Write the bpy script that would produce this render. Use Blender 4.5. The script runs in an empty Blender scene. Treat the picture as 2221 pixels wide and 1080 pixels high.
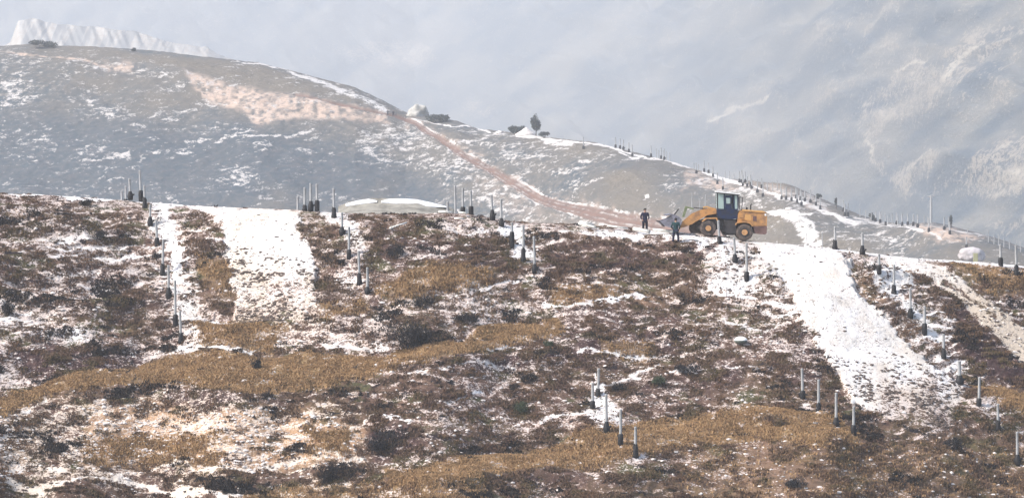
import bpy, bmesh, math, random
import numpy as np
from mathutils import Vector, Matrix
random.seed(7); rng = np.random.default_rng(7)
S = bpy.context.scene; COL = S.collection
R = math.radians
# ------------------------------------------------------------------ camera, world, sun
F = 6400.0; W0, H0 = 2221.0, 1080.0; HOR = 380.0
PITCH = math.atan((H0/2-HOR)/F)
cd = bpy.data.cameras.new('camera'); cam = bpy.data.objects.new('camera', cd); COL.objects.link(cam)
cd.sensor_width = 36; cd.lens = 36*F/W0; cd.clip_start = 1; cd.clip_end = 9000
cam.location = (0, 0, 0); cam.rotation_euler = (R(90)-PITCH, 0, 0); S.camera = cam
SUN_EL, SUN_AZ = R(43), R(-112)          # azimuth measured from +Y towards +X : the sun stands left, a little behind the camera
w = bpy.data.worlds.new("World"); S.world = w; w.use_nodes = True
nt = w.node_tree; bg = nt.nodes['Background']
sky = nt.nodes.new('ShaderNodeTexSky'); sky.sky_type = 'NISHITA'; sky.sun_disc = False
sky.sun_elevation = SUN_EL; sky.sun_rotation = SUN_AZ; sky.dust_density = 2.0; sky.air_density = 1.0
nt.links.new(sky.outputs[0], bg.inputs[0]); bg.inputs[1].default_value = 0.15
sd = bpy.data.lights.new('sun', 'SUN'); sd.energy = 3.7; sd.angle = R(1.2); sd.color = (1, 0.95, 0.88)
so = bpy.data.objects.new('sun', sd); COL.objects.link(so)
sv = Vector((math.sin(SUN_AZ)*math.cos(SUN_EL), math.cos(SUN_AZ)*math.cos(SUN_EL), math.sin(SUN_EL)))
so.rotation_euler = sv.to_track_quat('Z', 'Y').to_euler(); so.location = sv*300
S.view_settings.view_transform = 'Standard'; S.view_settings.look = 'None'; S.view_settings.gamma = 1
S.view_settings.exposure = 0.80
S.cycles.volume_bounces = 1
HAZE = 0.00031; HAZE_COL = (0.88, 0.90, 0.94); HAZE_G = 0.15

# ------------------------------------------------------------------ helpers
cp, sp = math.cos(PITCH), math.sin(PITCH)
def unproj(u, v, Y):
    "point of the survey: bearing and elevation read off the photo, Y = ground distance in metres"
    a = (u-W0/2)/F; b = (H0/2-v)/F
    dy = cp + b*sp; dz = -sp + b*cp
    t = Y/dy
    return a*t, Y+0*t, dz*t
def P(u, v, Y): return Vector([float(c) for c in unproj(float(u), float(v), float(Y))])
def h3(ix, iy, iz, seed):
    n = (ix.astype(np.int64)*374761393 + iy.astype(np.int64)*668265263 + iz.astype(np.int64)*2147483647 + seed*974711) & 0xffffffff
    n = ((n ^ (n >> 13))*1274126177) & 0xffffffff
    n = ((n ^ (n >> 15))*2246822519) & 0xffffffff
    return ((n ^ (n >> 16)) & 0xffff)/65535.0
def vnoise(x, y, z, seed=0):
    ix, iy, iz = np.floor(x), np.floor(y), np.floor(z)
    fx, fy, fz = x-ix, y-iy, z-iz
    fx, fy, fz = [t*t*t*(t*(t*6-15)+10) for t in (fx, fy, fz)]
    r = 0
    for a in (0, 1):
        for b in (0, 1):
            for c in (0, 1):
                r = r + h3(ix+a, iy+b, iz+c, seed)*(fx if a else 1-fx)*(fy if b else 1-fy)*(fz if c else 1-fz)
    return r*2-1
def fbm(x, y, z, seed=0, oct=4, gain=0.5):
    r = 0; a = 1; n = 0
    for k in range(oct):
        r = r + a*vnoise(x, y, z, seed+k*17); n += a*a; a *= gain
        x, y, z = x*2.03+3.1, y*2.03+1.7, z*2.03+5.3
    return r/math.sqrt(n)
def smooth(e0, e1, x):
    t = np.clip((x-e0)/(e1-e0), 0, 1); return t*t*(3-2*t)
def segdist(U, V, pts, closed=False):
    best = np.full(U.shape, 1e18); tpos = np.zeros(U.shape); n = len(pts)
    for i in range(n if closed else n-1):
        x0, y0 = pts[i]; x1, y1 = pts[(i+1) % n]
        dx, dy = x1-x0, y1-y0; L = dx*dx+dy*dy+1e-9
        t = np.clip(((U-x0)*dx+(V-y0)*dy)/L, 0, 1)
        d = (U-x0-t*dx)**2+(V-y0-t*dy)**2
        m = d < best; best = np.where(m, d, best); tpos = np.where(m, (i+t)/max(1, n-1), tpos)
    return np.sqrt(best), tpos
def poly(U, V, pts, soft=10):
    inside = np.zeros(U.shape, bool); n = len(pts); j = n-1
    for i in range(n):
        xi, yi = pts[i]; xj, yj = pts[j]
        inside ^= ((yi > V) != (yj > V)) & (U < (xj-xi)*(V-yi)/((yj-yi) or 1e-9)+xi)
        j = i
    d, _ = segdist(U, V, pts, True)
    return smooth(-soft, soft, np.where(inside, d, -d))
def stroke(U, V, pts, w0, w1=None, soft=None):
    d, t = segdist(U, V, pts); w1 = w0 if w1 is None else w1
    w = w0+(w1-w0)*t; soft = soft or np.maximum(w*0.5, 1.2)
    return smooth(0, 1, (w+soft-d)/(2*soft))
def rep(base, mask, val): return base+(val-base)*mask
def new_mesh(name, co, faces, mat, smooth_=True):
    me = bpy.data.meshes.new(name); co = np.asarray(co, np.float32); faces = np.asarray(faces, np.int32)
    k = faces.shape[1]
    me.vertices.add(len(co)); me.vertices.foreach_set('co', co.ravel())
    me.loops.add(faces.size); me.loops.foreach_set('vertex_index', faces.ravel())
    me.polygons.add(len(faces)); me.polygons.foreach_set('loop_start', np.arange(len(faces), dtype=np.int32)*k)
    me.update(calc_edges=True)
    me.polygons.foreach_set('use_smooth', np.full(len(faces), smooth_))
    if mat: me.materials.append(mat)
    me.update(); return me
def link(name, me, parent=None):
    o = bpy.data.objects.new(name, me); COL.objects.link(o); o.parent = parent; return o
def tag(o, label=None, cat=None, group=None, kind=None):
    if label: o['label'] = label
    if cat: o['category'] = cat
    if group: o['group'] = group
    if kind: o['kind'] = kind
    return o
def empty(name, loc, rz=0.0):
    o = bpy.data.objects.new(name, None); COL.objects.link(o); o.location = loc; o.rotation_euler = (0, 0, rz); o.empty_display_size = .3; return o
def gridfaces(nr, nc):
    i = np.arange(nr-1)[:, None]*nc+np.arange(nc-1)[None, :]
    return np.stack([i, i+nc, i+nc+1, i+1], -1).reshape(-1, 4)
def attr(me, name, data):
    a = me.attributes.new(name, 'FLOAT_COLOR', 'POINT')
    d = np.ones((data[0].size, 4), np.float32)
    for k, c in enumerate(data): d[:, k] = c.ravel()
    a.data.foreach_set('color', d.ravel())

class N:
    def __init__(s, name):
        s.m = bpy.data.materials.new(name); s.m.use_nodes = True; s.t = s.m.node_tree
        s.b = s.t.nodes['Principled BSDF']; s.o = s.t.nodes['Material Output']
    def n(s, typ, **kw):
        x = s.t.nodes.new(typ)
        for k, v in kw.items():
            if k.startswith('i_'): s.put(x.inputs[int(k[2:])], v)
            else: setattr(x, k, v)
        return x
    def put(s, sock, v):
        if isinstance(v, bpy.types.NodeSocket): s.t.links.new(v, sock)
        else: sock.default_value = v
    def math(s, op, a, b=0.0, c=0.0, clamp=False):
        x = s.n('ShaderNodeMath', operation=op, use_clamp=clamp); s.put(x.inputs[0], a); s.put(x.inputs[1], b); s.put(x.inputs[2], c); return x.outputs[0]
    def obj(s): return s.n('ShaderNodeTexCoord').outputs['Object']
    def map(s, vec, sc=(1, 1, 1), loc=(0, 0, 0)):
        x = s.n('ShaderNodeMapping'); s.put(x.inputs[0], vec); x.inputs[1].default_value = loc; x.inputs[3].default_value = sc; return x.outputs[0]
    def noise(s, vec, scale, detail=4, rough=0.6, dist=0.0):
        x = s.n('ShaderNodeTexNoise'); s.put(x.inputs['Vector'], vec); x.inputs['Scale'].default_value = scale
        x.inputs['Detail'].default_value = detail; x.inputs['Roughness'].default_value = rough; x.inputs['Distortion'].default_value = dist
        return x.outputs[0]
    def mix(s, f, a, b):
        x = s.n('ShaderNodeMix', data_type='RGBA'); s.put(x.inputs[0], f)
        s.put(x.inputs[6], a if isinstance(a, bpy.types.NodeSocket) else (*a, 1)); s.put(x.inputs[7], b if isinstance(b, bpy.types.NodeSocket) else (*b, 1)); return x.outputs[2]
    def sstep(s, x, e0, e1, lo=0.0, hi=1.0):
        m = s.n('ShaderNodeMapRange', interpolation_type='SMOOTHSTEP'); s.put(m.inputs[0], x); m.inputs[1].default_value = e0; m.inputs[2].default_value = e1
        m.inputs[3].default_value = lo; m.inputs[4].default_value = hi; return m.outputs[0]
    def bump(s, h, strength=0.5, dist=0.05):
        x = s.n('ShaderNodeBump'); s.put(x.inputs['Height'], h); x.inputs['Strength'].default_value = strength; x.inputs['Distance'].default_value = dist
        s.t.links.new(x.outputs[0], s.b.inputs['Normal'])
    def attr(s, name):
        a = s.n('ShaderNodeAttribute', attribute_name=name); c = s.n('ShaderNodeSeparateColor'); s.t.links.new(a.outputs['Color'], c.inputs[0]); return c.outputs
    def done(s, col, rough=0.9, spec=0.15):
        s.put(s.b.inputs['Base Color'], col); s.b.inputs['Roughness'].default_value = rough; s.b.inputs['Specular IOR Level'].default_value = spec; return s.m
def paint(name, c, rough=0.6, spec=0.4, var=0.25, scale=3.0, dirt=None, metal=0.0):
    m = N(name); o = m.obj(); n = m.noise(o, scale, 5, 0.65)
    c2 = dirt or tuple(x*(1-var) for x in c)
    m.done(m.mix(m.sstep(n, 0.38, 0.68), c, c2), rough, spec); m.b.inputs['Metallic'].default_value = metal
    m.bump(n, 0.15, 0.01); return m.m

# ------------------------------------------------------------------ ground materials
def hill_material(name, cols, snowcol, fine, streak, bumpd, snow_contrast=2.2, thin=(.60, .50, .45), soft=(-.08, .20)):
    """ground: R = share of snow/pale rubble, G = dry golden grass, B = dark scrub ; second attribute: R = bare soil, G = gravel track"""
    m = N(name); o = m.obj(); A = m.attr('cover'); B = m.attr('earth')
    pi = m.map(o, (1, 1, 1.7)); ps = m.map(o, (streak, streak, 1.0))
    n1 = m.noise(pi, fine, 6, 0.66, 0.4); n2 = m.noise(ps, fine*1.2, 5, 0.6, 0.8)
    n3 = m.noise(o, fine*0.16, 4, 0.6); n4 = m.noise(pi, fine*3.1, 4, 0.7)
    nn = m.math('ADD', m.math('MULTIPLY', n1, 0.5), m.math('MULTIPLY', n2, 0.5))
    nn = m.math('ADD', nn, m.math('MULTIPLY', m.math('SUBTRACT', n4, 0.5), 0.85 if fine > 1 else 0.45))
    nn = m.math('ADD', nn, m.math('MULTIPLY', m.math('SUBTRACT', n3, 0.5), 0.12 if fine > 1 else .25))
    k = m.math('ADD', m.math('MULTIPLY', m.math('SUBTRACT', nn, 0.5), snow_contrast*1.6), m.math('SUBTRACT', A[0], 0.5))
    snow = m.sstep(k, soft[0], soft[1])
    n5 = m.noise(o, fine*0.07, 3, 0.6); veg = m.mix(m.sstep(m.math('ADD', m.math('MULTIPLY', n3, .5), m.math('MULTIPLY', n5, .5)), 0.45, 0.56), cols[0], cols[1])
    veg = m.mix(m.sstep(n1, 0.35, 0.7), veg, cols[2])
    if fine > 1:
        n6 = m.noise(m.map(o, (1, 1, 1.6), (7, 3, 1)), .33, 5, .62); n7 = m.noise(m.map(o, (1, 1, 1.6), (17, 33, 11)), .42, 5, .62)
        veg = m.mix(m.math('MULTIPLY', m.sstep(n6, .54, .62), .7), veg, (.150, .100, .070)); veg = m.mix(m.math('MULTIPLY', m.sstep(n7, .54, .62), .8), veg, (.070, .072, .032))
        veg = m.mix(m.sstep(m.noise(m.map(o, (1, 1, 2.0), (5, 9, 2)), .9, 5, .65), .56, .63), veg, (.020, .018, .020))
    veg = m.mix(A[2], veg, m.mix(m.sstep(n1, 0.4, 0.65), cols[4], cols[5]))
    gold = m.mix(m.sstep(n1, 0.38, 0.62), cols[3], tuple(c*0.62 for c in cols[3]))
    gold = m.mix(m.sstep(n4, 0.45, 0.7), gold, tuple(min(1, c*1.2) for c in cols[3]))
    veg = m.mix(A[1], veg, gold)
    soil = m.mix(m.sstep(n1, 0.4, 0.65), cols[6], cols[7])
    veg = m.mix(m.math('MULTIPLY', B[0], m.sstep(n1, 0.3, 0.5)), veg, soil)
    sc = m.mix(m.sstep(n3, 0.4, 0.65), snowcol[0], snowcol[1]); sc = m.mix(m.sstep(A[0], 0.55, 0.95), thin, sc)
    sc = m.mix(B[2], sc, snowcol[2])
    c = m.mix(snow, veg, sc)
    trk = m.mix(m.sstep(n2, 0.38, 0.66), cols[8], cols[9])
    c = m.mix(B[1], c, trk)
    m.bump(m.math('ADD', n1, m.math('MULTIPLY', n4, 0.4)), 0.9, bumpd)
    return m.done(c, 0.92, 0.1)
FG_COLS = [(.088, .052, .042), (.090, .064, .034), (.180, .118, .085), (.33, .225, .115), (.045, .026, .026), (.105, .066, .060), (.48, .31, .19), (.28, .165, .105), (.45, .36, .30), (.30, .22, .19)]
m_fore = hill_material('hillside_cover', FG_COLS, [(.80, .77, .75), (.60, .56, .52), (.60, .49, .38)], 2.6, 0.40, 0.13)
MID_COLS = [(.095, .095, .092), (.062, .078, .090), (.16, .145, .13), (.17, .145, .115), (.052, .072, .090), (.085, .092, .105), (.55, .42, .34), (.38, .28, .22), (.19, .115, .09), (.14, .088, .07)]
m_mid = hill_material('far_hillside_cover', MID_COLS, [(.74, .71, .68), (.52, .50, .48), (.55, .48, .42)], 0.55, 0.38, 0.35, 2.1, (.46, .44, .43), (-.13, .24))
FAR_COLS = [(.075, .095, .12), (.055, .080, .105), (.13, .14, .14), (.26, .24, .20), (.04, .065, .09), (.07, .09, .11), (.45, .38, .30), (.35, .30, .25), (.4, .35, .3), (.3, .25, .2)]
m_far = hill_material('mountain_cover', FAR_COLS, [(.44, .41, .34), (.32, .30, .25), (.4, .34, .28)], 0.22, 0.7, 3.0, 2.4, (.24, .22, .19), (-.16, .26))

# ------------------------------------------------------------------ near hillside
XS = [(-4000, 330), (-1500, 395), (-500, 410), (0, 420), (120, 424), (200, 429), (330, 440), (450, 448), (560, 452), (650, 456), (720, 461), (770, 463), (860, 465), (950, 463), (1020, 464), (1070, 474), (1110, 482), (1180, 484), (1250, 487), (1320, 491), (1400, 500), (1460, 503), (1530, 508), (1575, 514), (1615, 522), (1660, 526), (1700, 529), (1780, 536), (1870, 547), (1950, 557), (2050, 564), (2130, 569), (2221, 577), (2800, 600), (4500, 690), (7000, 820)]
cu = np.concatenate([np.linspace(-4000, -620, 50), np.linspace(-600, -64, 90), np.arange(-60, 2282, 1.9), np.linspace(2286, 2820, 90), np.linspace(2860, 7000, 50)])
def crest(u): return np.interp(u, [a for a, b in XS], [b for a, b in XS])
def crestY(u): return 200+2.5*np.sin(u/430.0+1.0)+1.2*np.sin(u/170.0)
dvs = np.concatenate([np.arange(0, 30, 1.1), np.arange(30, 640, 1.5), np.arange(640, 860, 5.0)])
Ug, DV = np.meshgrid(cu, dvs); Vg = crest(Ug)+DV
def fore_paint(U, V):
    n1 = fbm(U/55, V/34, U*0, 3, 4); n2 = fbm(U/55, V/34, U*0+9, 5, 4)
    f1 = fbm(U/13, V/8, U*0, 31, 3); f2 = fbm(U/13, V/8, U*0+4, 37, 3)
    u = U+n1*12+f1*5; v = V+n2*9+f2*3.5
    big = fbm(U/160, V/60, U*0, 11, 3)
    s = 0.30+0.10*big
    s = rep(s, poly(u, v, [(-900, 400), (470, 445), (490, 560), (520, 700), (420, 760), (200, 800), (0, 850), (-900, 900)], 25), 0.55+0.13*big)
    s = rep(s, poly(u, v, [(30, 745), (200, 735), (340, 760), (330, 790), (200, 800), (40, 800)], 18), 0.16)
    s = rep(s, poly(u, v, [(180, 640), (330, 600), (350, 700), (200, 730)], 20)*.7, 0.25)
    s = rep(s, poly(u, v, [(-900, 400), (330, 430), (310, 475), (0, 470), (-900, 460)], 10), 0.40)
    s = rep(s, poly(u, v, [(420, 540), (500, 560), (520, 640), (500, 690), (430, 640)], 14), 0.12)
    s = rep(s, poly(u, v, [(690, 480), (850, 480), (1080, 490), (1100, 560), (1000, 580), (830, 620), (820, 660), (700, 670), (690, 560)], 18), 0.27+.1*big)
    s = rep(s, poly(u, v, [(930, 480), (1040, 476), (1060, 500), (960, 505)], 8), 0.6)
    s = rep(s, poly(u, v, [(870, 525), (960, 520), (960, 570), (880, 565)], 10), 0.56)
    s = rep(s, stroke(u, v, [(335, 440), (350, 480), (378, 520), (388, 590), (410, 660), (400, 735)], 16, 30), 0.78)
    s = rep(s, stroke(u, v, [(355, 440), (365, 520), (385, 590)], 8, 10), 1.0)
    s = rep(s, stroke(u, v, [(-60, 421), (120, 426), (270, 434), (460, 448)], 2.5), .98)
    s = rep(s, stroke(u, v, [(700, 462), (745, 476), (775, 520), (770, 560)], 9, 26), 0.82)
    s = rep(s, stroke(u, v, [(760, 560), (745, 620), (800, 628)], 22, 24), 0.66)
    s = rep(s, poly(u, v, [(1090, 488), (1200, 484), (1280, 495), (1240, 520), (1180, 540), (1160, 570), (1110, 545), (1080, 505)], 12), 0.60)
    s = rep(s, stroke(u, v, [(1090, 494), (1130, 505), (1125, 545), (1150, 552)], 12, 14), 0.98)
    s = rep(s, poly(u, v, [(1240, 485), (1540, 505), (1560, 530), (1480, 528), (1400, 524), (1250, 515)], 8), 0.62)
    s = rep(s, stroke(u, v, [(1290, 500), (1390, 508), (1480, 514), (1560, 522), (1600, 530)], 6, 9), 0.9)
    s = rep(s, poly(u, v, [(860, 610), (1190, 560), (1200, 600), (1180, 660), (1100, 690), (950, 700), (880, 690)], 18), 0.40)
    s = rep(s, poly(u, v, [(560, 690), (820, 680), (830, 745), (650, 755), (560, 720)], 14), 0.52)
    s = rep(s, poly(u, v, [(1130, 590), (1480, 600), (1480, 640), (1180, 650)], 14), 0.42)
    s = rep(s, poly(u, v, [(1180, 545), (1560, 535), (1520, 565), (1400, 580), (1180, 580)], 8), 0.14)
    s = rep(s, poly(u, v, [(1540, 530), (1640, 528), (1700, 590), (1740, 650), (1750, 700), (1630, 670), (1560, 640), (1490, 625), (1510, 570)], 14), 0.68)
    s = rep(s, stroke(u, v, [(1570, 545), (1590, 580), (1640, 610), (1560, 625)], 12, 12), 0.88)
    s = rep(s, poly(u, v, [(1480, 640), (1700, 670), (1800, 760), (1820, 820), (1500, 740)], 22), 0.36)
    s = rep(s, poly(u, v, [(1300, 780), (1800, 770), (1840, 860), (1700, 880), (1450, 860), (1330, 850)], 22), 0.22)
    # shallow paths along the contours where the snow lies
    for pts, w_, l in [([(1180, 655), (1265, 659), (1290, 645), (1340, 652), (1375, 630), (1455, 622)], 2.6, .95), ([(1240, 768), (1330, 765), (1400, 766), (1500, 756)], 2.6, .85),
                       ([(380, 756), (425, 745), (470, 752), (535, 756)], 4.5, .95), ([(700, 735), (760, 742), (830, 740)], 3, .8),
                       ([(-20, 1050), (60, 1068), (150, 1062), (192, 1036), (260, 1030), (350, 1052), (520, 1062)], 4.5, .95), ([(0, 990), (25, 940), (60, 895), (105, 868)], 7, .75),
                       ([(330, 1008), (380, 998), (420, 1010), (520, 1000), (600, 1000), (660, 985)], 3.5, .85), ([(400, 925), (450, 905), (480, 900)], 3, .8), ([(760, 870), (830, 850), (960, 865), (1040, 845)], 3, .75),
                       ([(770, 930), (830, 905), (900, 915)], 3, .8), ([(1440, 820), (1520, 800), (1640, 812)], 3, .7), ([(900, 810), (990, 790), (1110, 800)], 2.6, .7), ([(1560, 690), (1640, 700), (1720, 690)], 2.5, .7),
                       ([(1010, 620), (1090, 606), (1160, 600)], 2.5, .8), ([(1180, 760), (1100, 748), (1040, 760)], 2.2, .7), ([(1530, 1000), (1620, 990), (1700, 1002)], 2.2, .6), ([(1300, 860), (1330, 815), (1380, 800), (1440, 790)], 3, .7),
                       ([(20, 1035), (90, 1010), (150, 1020)], 3, .8), ([(560, 1055), (640, 1045), (700, 1060)], 2.5, .6), ([(610, 960), (690, 975), (740, 990), (790, 985)], 3, .8), ([(1180, 915), (1240, 905), (1290, 912)], 4, .75)]:
        s = rep(s, stroke(u+n1*5, v+f1*2, pts, w_*1.15, soft=w_*.7), l+.08)
    s = rep(s, poly(u, v, [(-900, 880), (100, 860), (330, 880), (620, 880), (800, 870), (790, 930), (800, 1000), (700, 1010), (600, 1050), (-900, 1060)], 22), np.maximum(s, 0.42+0.1*big))
    s = rep(s, poly(u, v, [(830, 790), (1130, 780), (1130, 850), (1000, 900), (820, 900)], 22), np.maximum(s, 0.33))
    s = rep(s, poly(u, v, [(1280, 845), (1318, 820), (1345, 890), (1350, 930), (1300, 945), (1262, 925), (1275, 880)], 9), 0.86)
    s = rep(s, stroke(u, v, [(1300, 800), (1300, 850)], 3), .9)
    s = rep(s, poly(u, v, [(1340, 950), (1440, 930), (1450, 965), (1420, 985), (1350, 985)], 9), 0.55)
    ch1 = poly(U+f1*8+n1*8, V+f2*7, [(446, 446), (655, 455), (652, 478), (640, 498), (668, 526), (687, 590), (668, 632), (700, 668), (610, 700), (545, 708), (505, 690), (512, 625), (490, 560), (484, 505), (466, 470)], 5)
    s = rep(s, ch1, 1.0-.10*np.clip(fbm(U/30, V/40, U*0, 62, 3), 0, 1)-0.40*smooth(520, 680, V)*smooth(500, 560, U+(V-560)*.3)-.25*smooth(640, 700, V)+.1*big)
    z2 = poly(u, v, [(1780, 540), (1900, 555), (1960, 575), (2065, 650), (2075, 720), (2100, 800), (2090, 850), (1960, 760), (1890, 690), (1840, 600)], 10)
    s = rep(s, z2, 0.60+.15*big)
    s = rep(s, poly(u, v, [(1860, 600), (1905, 610), (1925, 660), (1880, 650)], 9), .3)
    s = rep(s, stroke(u, v, [(1905, 600), (1945, 640), (1985, 690), (2030, 730)], 13, 13), .9)
    ch2 = poly(U+f1*9+n1*7, V+f2*6, [(1622, 524), (1800, 536), (1840, 560), (1858, 620), (1890, 665), (1960, 735), (2035, 795), (2095, 835), (2070, 900), (2062, 942), (1990, 925), (1900, 895), (1845, 862), (1815, 800), (1785, 745), (1745, 695), (1728, 640), (1690, 592), (1645, 548)], 5)
    s = rep(s, ch2, 1.06-.22*np.clip(fbm(U/22, V/60, U*0, 63, 3), 0, 1)-.30*smooth(740, 860, V)*smooth(1850, 1960, U)-.32*smooth(860, 950, V)+.05*big)
    road = poly(U+f1*4, V+f2*3, [(1900, 552), (2010, 566), (2080, 600), (2160, 660), (2300, 770), (2300, 860), (2221, 800), (2150, 722), (2075, 650), (2030, 612), (1960, 575)], 5)
    s = rep(s, road, 0.95)
    s = rep(s, stroke(u, v, [(2050, 610), (2110, 650), (2160, 700)], 5), .3)
    s = rep(s, poly(u, v, [(2080, 660), (2150, 730), (2240, 820), (2240, 850), (2110, 810), (2085, 740)], 9), 0.10)
    s = rep(s, poly(u, v, [(2060, 575), (2300, 590), (2300, 640), (2160, 635), (2090, 605)], 8), .15)
    s = rep(s, poly(u, v, [(2100, 625), (2300, 660), (2300, 745), (2180, 680)], 10), 0.5)
    s = rep(s, stroke(U, V, [(1640, 527), (1780, 537), (1870, 548), (1960, 559), (2100, 569), (2240, 580)], 3.4), 1.0)
    s = rep(s, poly(u, v, [(2080, 860), (2190, 880), (2221, 940), (2150, 920), (2090, 890)], 9), .5)
    s = rep(s, stroke(u, v, [(2185, 1012), (2240, 1020)], 12), .8)
    e_fore = None
    s = rep(s, poly(u, v, [(1470, 945), (2300, 960), (2300, 1300), (800, 1300), (900, 1060), (1300, 1010)], 25), np.minimum(s, 0.17+.08*big))
    for a, b in [(1742, 862), (1775, 895), (1813, 922), (1851, 942), (2124, 879), (1160, 589), (1378, 989)]:
        s = rep(s, np.exp(-(((U-a-8)/22)**2+((V-b)/7)**2)), 0.75)
    # dry grass
    g = np.zeros(U.shape)
    for pts, l in [([(-900, 900), (0, 858), (100, 826), (220, 795), (400, 777), (560, 765), (700, 762), (830, 770), (940, 742), (1080, 700), (1220, 690), (1200, 715), (1010, 765), (860, 795), (720, 830), (520, 838), (300, 832), (120, 850), (0, 905), (-900, 960)], .9),
                   ([(820, 640), (890, 605), (1000, 582), (1070, 575), (1060, 598), (960, 622), (870, 650)], .6), ([(690, 660), (800, 645), (800, 665), (700, 690)], .4),
                   ([(840, 1015), (1000, 992), (1150, 978), (1300, 948), (1400, 925), (1480, 905), (1650, 888), (1770, 888), (1860, 930), (1860, 965), (1620, 952), (1480, 958), (1350, 990), (1180, 1015), (1000, 1040), (850, 1060)], .85),
                   ([(2120, 835), (2300, 850), (2300, 905), (2180, 890)], .8), ([(420, 555), (500, 570), (515, 630), (450, 620)], .45), ([(420, 690), (620, 705), (590, 750), (430, 740)], .55),
                   ([(1480, 965), (2300, 960), (2300, 1300), (1480, 1300)], .08), ([(500, 1060), (1050, 1040), (1050, 1300), (500, 1300)], .25), ([(1200, 620), (1340, 625), (1330, 645), (1210, 650)], .5),
                   ([(1300, 750), (1420, 740), (1410, 770), (1300, 770)], .4), ([(660, 930), (760, 930), (750, 980), (670, 975)], .8), ([(180, 950), (500, 930), (480, 1000), (200, 1000)], .45), ([(2060, 578), (2300, 590), (2300, 630), (2150, 625)], .35)]:
        g = np.maximum(g, poly(u, v, pts, 12)*l)
    g = np.clip(g*(1.15+.5*fbm(U/26, V/9, U*0, 45, 4)), 0, 1)
    d = np.zeros(U.shape)
    for pts, l in [([(30, 750), (200, 735), (350, 760), (330, 790), (40, 805)], .9), ([(2075, 655), (2150, 730), (2240, 815), (2240, 850), (2105, 805)], .9), ([(690, 645), (830, 640), (830, 675), (690, 690)], .5),
                   ([(780, 915), (900, 915), (900, 975), (810, 1000)], .9), ([(1150, 665), (1500, 640), (1500, 760), (1100, 800), (1000, 800), (1100, 740)], .6), ([(1180, 548), (1560, 538), (1500, 565), (1180, 585)], .7),
                   ([(830, 500), (1080, 500), (1080, 570), (850, 600)], .6), ([(1330, 800), (1600, 790), (1600, 850), (1380, 850)], .6), ([(0, 860), (120, 840), (60, 900), (0, 900)], .5), ([(350, 845), (700, 850), (700, 880), (350, 880)], .6), ([(1640, 690), (1740, 700), (1800, 790), (1720, 850)], .6)]:
        d = np.maximum(d, poly(u, v, pts, 16)*l)
    e = np.zeros(U.shape)
    e = np.maximum(e, poly(u, v, [(1480, 965), (2300, 940), (2300, 1300), (1480, 1300)], 25)*.16)
    for pts, l in [([(180, 890), (560, 880), (800, 920), (770, 990), (560, 1010), (180, 1000)], 1.0), ([(-50, 930), (60, 900), (60, 1060), (-50, 1060)], .5), ([(1860, 600), (1910, 610), (1930, 665), (1880, 655)], .6), ([(1925, 560), (2010, 570), (2000, 610), (1950, 600)], .5), ([(2060, 580), (2300, 590), (2300, 615), (2090, 612)], .5),
                   ([(1190, 620), (1460, 615), (1440, 655), (1200, 655)], .4)]:
        e = np.maximum(e, poly(u, v, pts, 14)*l)
    tan = np.maximum(road*(0.25+.7*smooth(560, 660, V)), 0.55*poly(u, v, [(-900, 860), (800, 860), (850, 1300), (-900, 1300)], 20))
    tan = np.maximum(tan, np.clip(.25+.5*fbm(U/40, V/50, U*0, 64, 3), 0, .8)*np.clip(ch1+ch2*.6, 0, 1))
    tan = np.maximum(tan, .45*poly(u, v, [(500, 640), (700, 640), (700, 720), (500, 720)], 20))
    s = np.where(s < .8, s+.06+.07*big+.07*fbm(U/34, V/14, U*0, 47, 3), s)
    return [np.clip(x, 0, 1.3) for x in (s, g, d, e, tan, ch1, ch2, road)]
s, g, d, e, tan, ch1, ch2, road = fore_paint(Ug, Vg)
bare = np.clip(ch1+ch2+road, 0, 1)
slope = 0.62-0.34*g+0.22*np.clip(e*1.5, 0, 1)+0.10*fbm(Ug/220, Vg/45, Ug*0, 21, 3)
slope = np.clip(slope, 0.22, 1.2)
def box1(a, k, ax):
    pw = [(0, 0), (0, 0)]; pw[ax] = (k+1, k); c = np.cumsum(np.pad(a, pw, mode='edge'), axis=ax)
    return (np.take(c, range(2*k+1, c.shape[ax]), ax)-np.take(c, range(0, c.shape[ax]-2*k-1), ax))/(2*k+1)
for _ in range(2): slope = box1(box1(slope, 28, 1), 6, 0)
slope = 0.10+(slope-0.10)*smooth(0, 55, DV)
dstep = np.diff(dvs, prepend=dvs[0])[:, None]
Yg = crestY(Ug)-np.cumsum(dstep*(200/F)/slope*0.88, axis=0)
X, Y, Z = unproj(Ug, Vg, Yg)
sc = (1-0.75*bare)
edge = smooth(0, 24, DV)
rel = edge*(0.42*fbm(X/5, Y/5, Z/3, 41, 3)*sc)+(0.35+.65*edge)*(0.075*fbm(X/0.9, Y/0.9, Z/0.6, 51, 4, .65)*(sc*(1-.45*g)+.06)+0.055*np.abs(fbm(X/.55, Y/.8, Z/.22, 61, 3))*(sc*(1-.6*g)+.04))
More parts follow.
